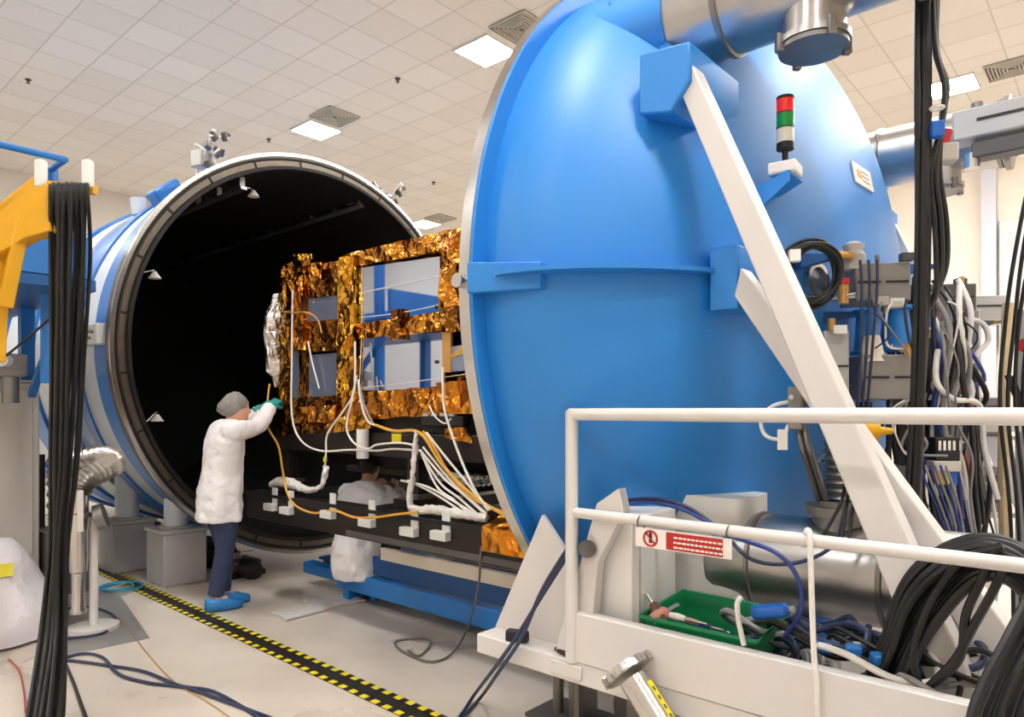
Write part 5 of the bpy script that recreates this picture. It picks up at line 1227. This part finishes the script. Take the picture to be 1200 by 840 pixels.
# back seam and pocket
m = MB()
for s in (1, -1):
    hp, kn, an, ft = feet[s]
    m.tube([hp+up*.04, L1(s*.08, .008, .68), kn, kn+(an-kn)*.5, an+up*.03], .07, 20, 6, rs=[.105, .092, .072, .066, .058])
remeshed(m, 'jeans', 'jeans', pn, .010, 3)
m = MB()
for s in (1, -1):
    sh_, mid, w2, hd = arms[s]
    hand(m, w2-hd*.005, (hd+up*.1).normalized(), (-up+r1*-s*.6).normalized(), .75, 1.07, -s)
    m.tube([w2-hd*.05, w2+hd*.02], .036, 14, sm=False)
gm = remeshed(m, 'gloves', 'glove_teal', pn, .006, 2)
dg = gm.modifiers.new('Thick', 'DISPLACE'); dg.strength = .004; dg.mid_level = 0
for s in (1, -1):
    hp, kn, an, ft = feet[s]
    m = MB().loft([(ft-f1*.09+up*.055, r1*.034, up*.05), (ft-f1*.06+up*.06, r1*.05, up*.06), (ft+f1*.02+up*.062, r1*.056, up*.062), (ft+f1*.11+up*.045, r1*.056, up*.045), (ft+f1*.18+up*.034, r1*.036, up*.03)], 22)
    for k, v in enumerate(m.v): m.v[k] = v+V((noise.noise(v*30), noise.noise(v*30+V((4, 0, 0))), 0))*.008; m.v[k].z = max(.003, m.v[k].z)
    m.b('shoe_cover', 'shoe_cover', pn, smooth=80)
    MB().loft([(an+f1*.06+up*-.0, r1*.038, f1*.05), (an+f1*.03+up*.025, r1*.042, f1*.055)], 16).b('shoe_tongue', 'shoe_beige', pn, smooth=80)
m = MB()
m.loft([(hc-hf*.030-hu*.065, hr1*.06, hf*.065), (hc-hf*.04-hu*.035, hr1*.088, hf*.10), (hc-hf*.022+hu*.015, hr1*.097, hf*.115), (hc-hf*.006+hu*.06, hr1*.086, hf*.098), (hc-hf*.01+hu*.10, hr1*.062, hf*.072), (hc-hf*.01+hu*.132, hr1*.02, hf*.024)], 28)
for k, v in enumerate(m.v): m.v[k] = v+V((noise.noise(v*28), noise.noise(v*28+V((4, 0, 0))), noise.noise(v*28+V((0, 4, 0)))))*.006
m.b('hairnet', 'hairnet', pn, smooth=80)
# technician crouching under the satellite
base = P(424, 705, Y=-.52); base.z = 0; fa = math.radians(118)
f1 = V((math.cos(fa), math.sin(fa), 0)); r1 = V((f1.y, -f1.x, 0))
pn = T('person', 'person in white coat crouching below the satellite, seen from behind', 'person', base)
m = MB()
hc = L1(0, .16, 1.08); hu = (up+f1*.35).normalized(); hf = (f1-up*.35).normalized(); m_ = m
head(m, hc, hf, r1, hu)
m.tube([L1(0, .08, .88), L1(0, .11, .95), L1(0, .135, 1.01)], .05, 12, 4, rs=[.07, .056, .054])
m.loft([(L1(0, -.08, .30), r1*.16, f1*.13), (L1(0, -.10, .42), r1*.15, f1*.12), (L1(0, -.06, .58), r1*.135, f1*.10), (L1(0, .0, .74), r1*.16, f1*.11), (L1(0, .05, .86), r1*.165, f1*.10), (L1(0, .08, .93), r1*.10, f1*.07)], 24)
arms = {}
for s in (1, -1):
    sh_ = L1(s*.175, .06, .87); el = L1(s*.22, .30, .72); wr = L1(s*.12, .45, .86); hd = (wr-el).normalized(); arms[s] = (sh_, el, wr, hd)
    m.tube([sh_, el, wr], .04, 14, 6, rs=[.052, .045, .042, .036, .028])
    hand(m, wr, (hd+f1*.3).normalized(), (-r1*s+f1*.2).normalized(), .6, 1, -s)
feet = {}
for s in (1, -1):
    hp = L1(s*.09, -.06, .32); kn = L1(s*.16, .32, .47); an = L1(s*.12, .04, .10); ft = L1(s*.12, .05, 0); feet[s] = (hp, kn, an, ft)
    m.tube([hp, hp+(kn-hp)*.5+up*.02, kn, kn+(an-kn)*.45-f1*.03, an], .06, 16, 5, rs=[.09, .078, .058, .055, .038])
    m.loft([(ft-f1*.075+up*.045, r1*.032, up*.04), (ft-f1*.03+up*.05, r1*.036, up*.045), (ft+f1*.06+up*.035, r1*.042, up*.03), (ft+f1*.14+up*.026, r1*.04, up*.022), (ft+f1*.185+up*.022, r1*.022, up*.014)], 14)
remeshed(m, 'body', 'skin', pn, .0065, 4)
m = MB()
m.loft([(L1(0, -.13, .20), r1*.19, f1*.12), (L1(0, -.13, .30), r1*.205, f1*.165), (L1(0, -.12, .42), r1*.20, f1*.165), (L1(0, -.08, .56), r1*.185, f1*.15), (L1(0, -.02, .72), r1*.21, f1*.15), (L1(0, .03, .84), r1*.22, f1*.135), (L1(0, .07, .915), r1*.16, f1*.10), (L1(0, .10, .965), r1*.07, f1*.07)], 32)
for k, v in enumerate(m.v): m.v[k] = v+V((noise.noise(v*8), noise.noise(v*8+V((4, 0, 0))), 0))*.02
for s in (1, -1):
    sh_, el, wr, hd = arms[s]; m.tube([sh_-r1*s*.02, el, wr-hd*.01], .05, 18, 9, rs=[.085, .074, .068, .06, .05])
cb_ = remeshed(m, 'lab_coat', 'coat_cloth', pn, .010, 5)
dm = cb_.modifiers.new('Folds', 'DISPLACE'); dm.texture = dsp; dm.strength = .028; dm.mid_level = .5
m = MB()
for s in (1, -1):
    hp, kn, an, ft = feet[s]; m.tube([hp-f1*.02, hp+(kn-hp)*.5+up*.02, kn, kn+(an-kn)*.5-f1*.02, an+up*.02], .07, 20, 6, rs=[.11, .095, .078, .072, .06])
remeshed(m, 'trousers', 'dark_trousers', pn, .010, 3)
m = MB().loft([(hc-hf*.03-hu*.08, r1*.05, hf*.05), (hc-hf*.03-hu*.035, r1*.083, hf*.088), (hc-hf*.012+hu*.01, r1*.088, hf*.10), (hc-hf*.006+hu*.06, r1*.083, hf*.094), (hc-hf*.01+hu*.10, r1*.06, hf*.07), (hc-hf*.01+hu*.122, r1*.02, hf*.024)], 28)
m.ball(hc-hf*.12-hu*.0, (.05, .05, .045), 16)
m.b('hair', 'hair_dark', pn, smooth=80)
for s in (1, -1):
    ft = feet[s][3]
    MB().loft([(ft-f1*.09+up*.045, r1*.03, up*.042), (ft-f1*.05+up*.05, r1*.044, up*.05), (ft+f1*.05+up*.042, r1*.05, up*.042), (ft+f1*.13+up*.034, r1*.05, up*.034), (ft+f1*.2+up*.028, r1*.03, up*.024)], 22).b('shoe_cover', 'shoe_cover', pn, smooth=80)
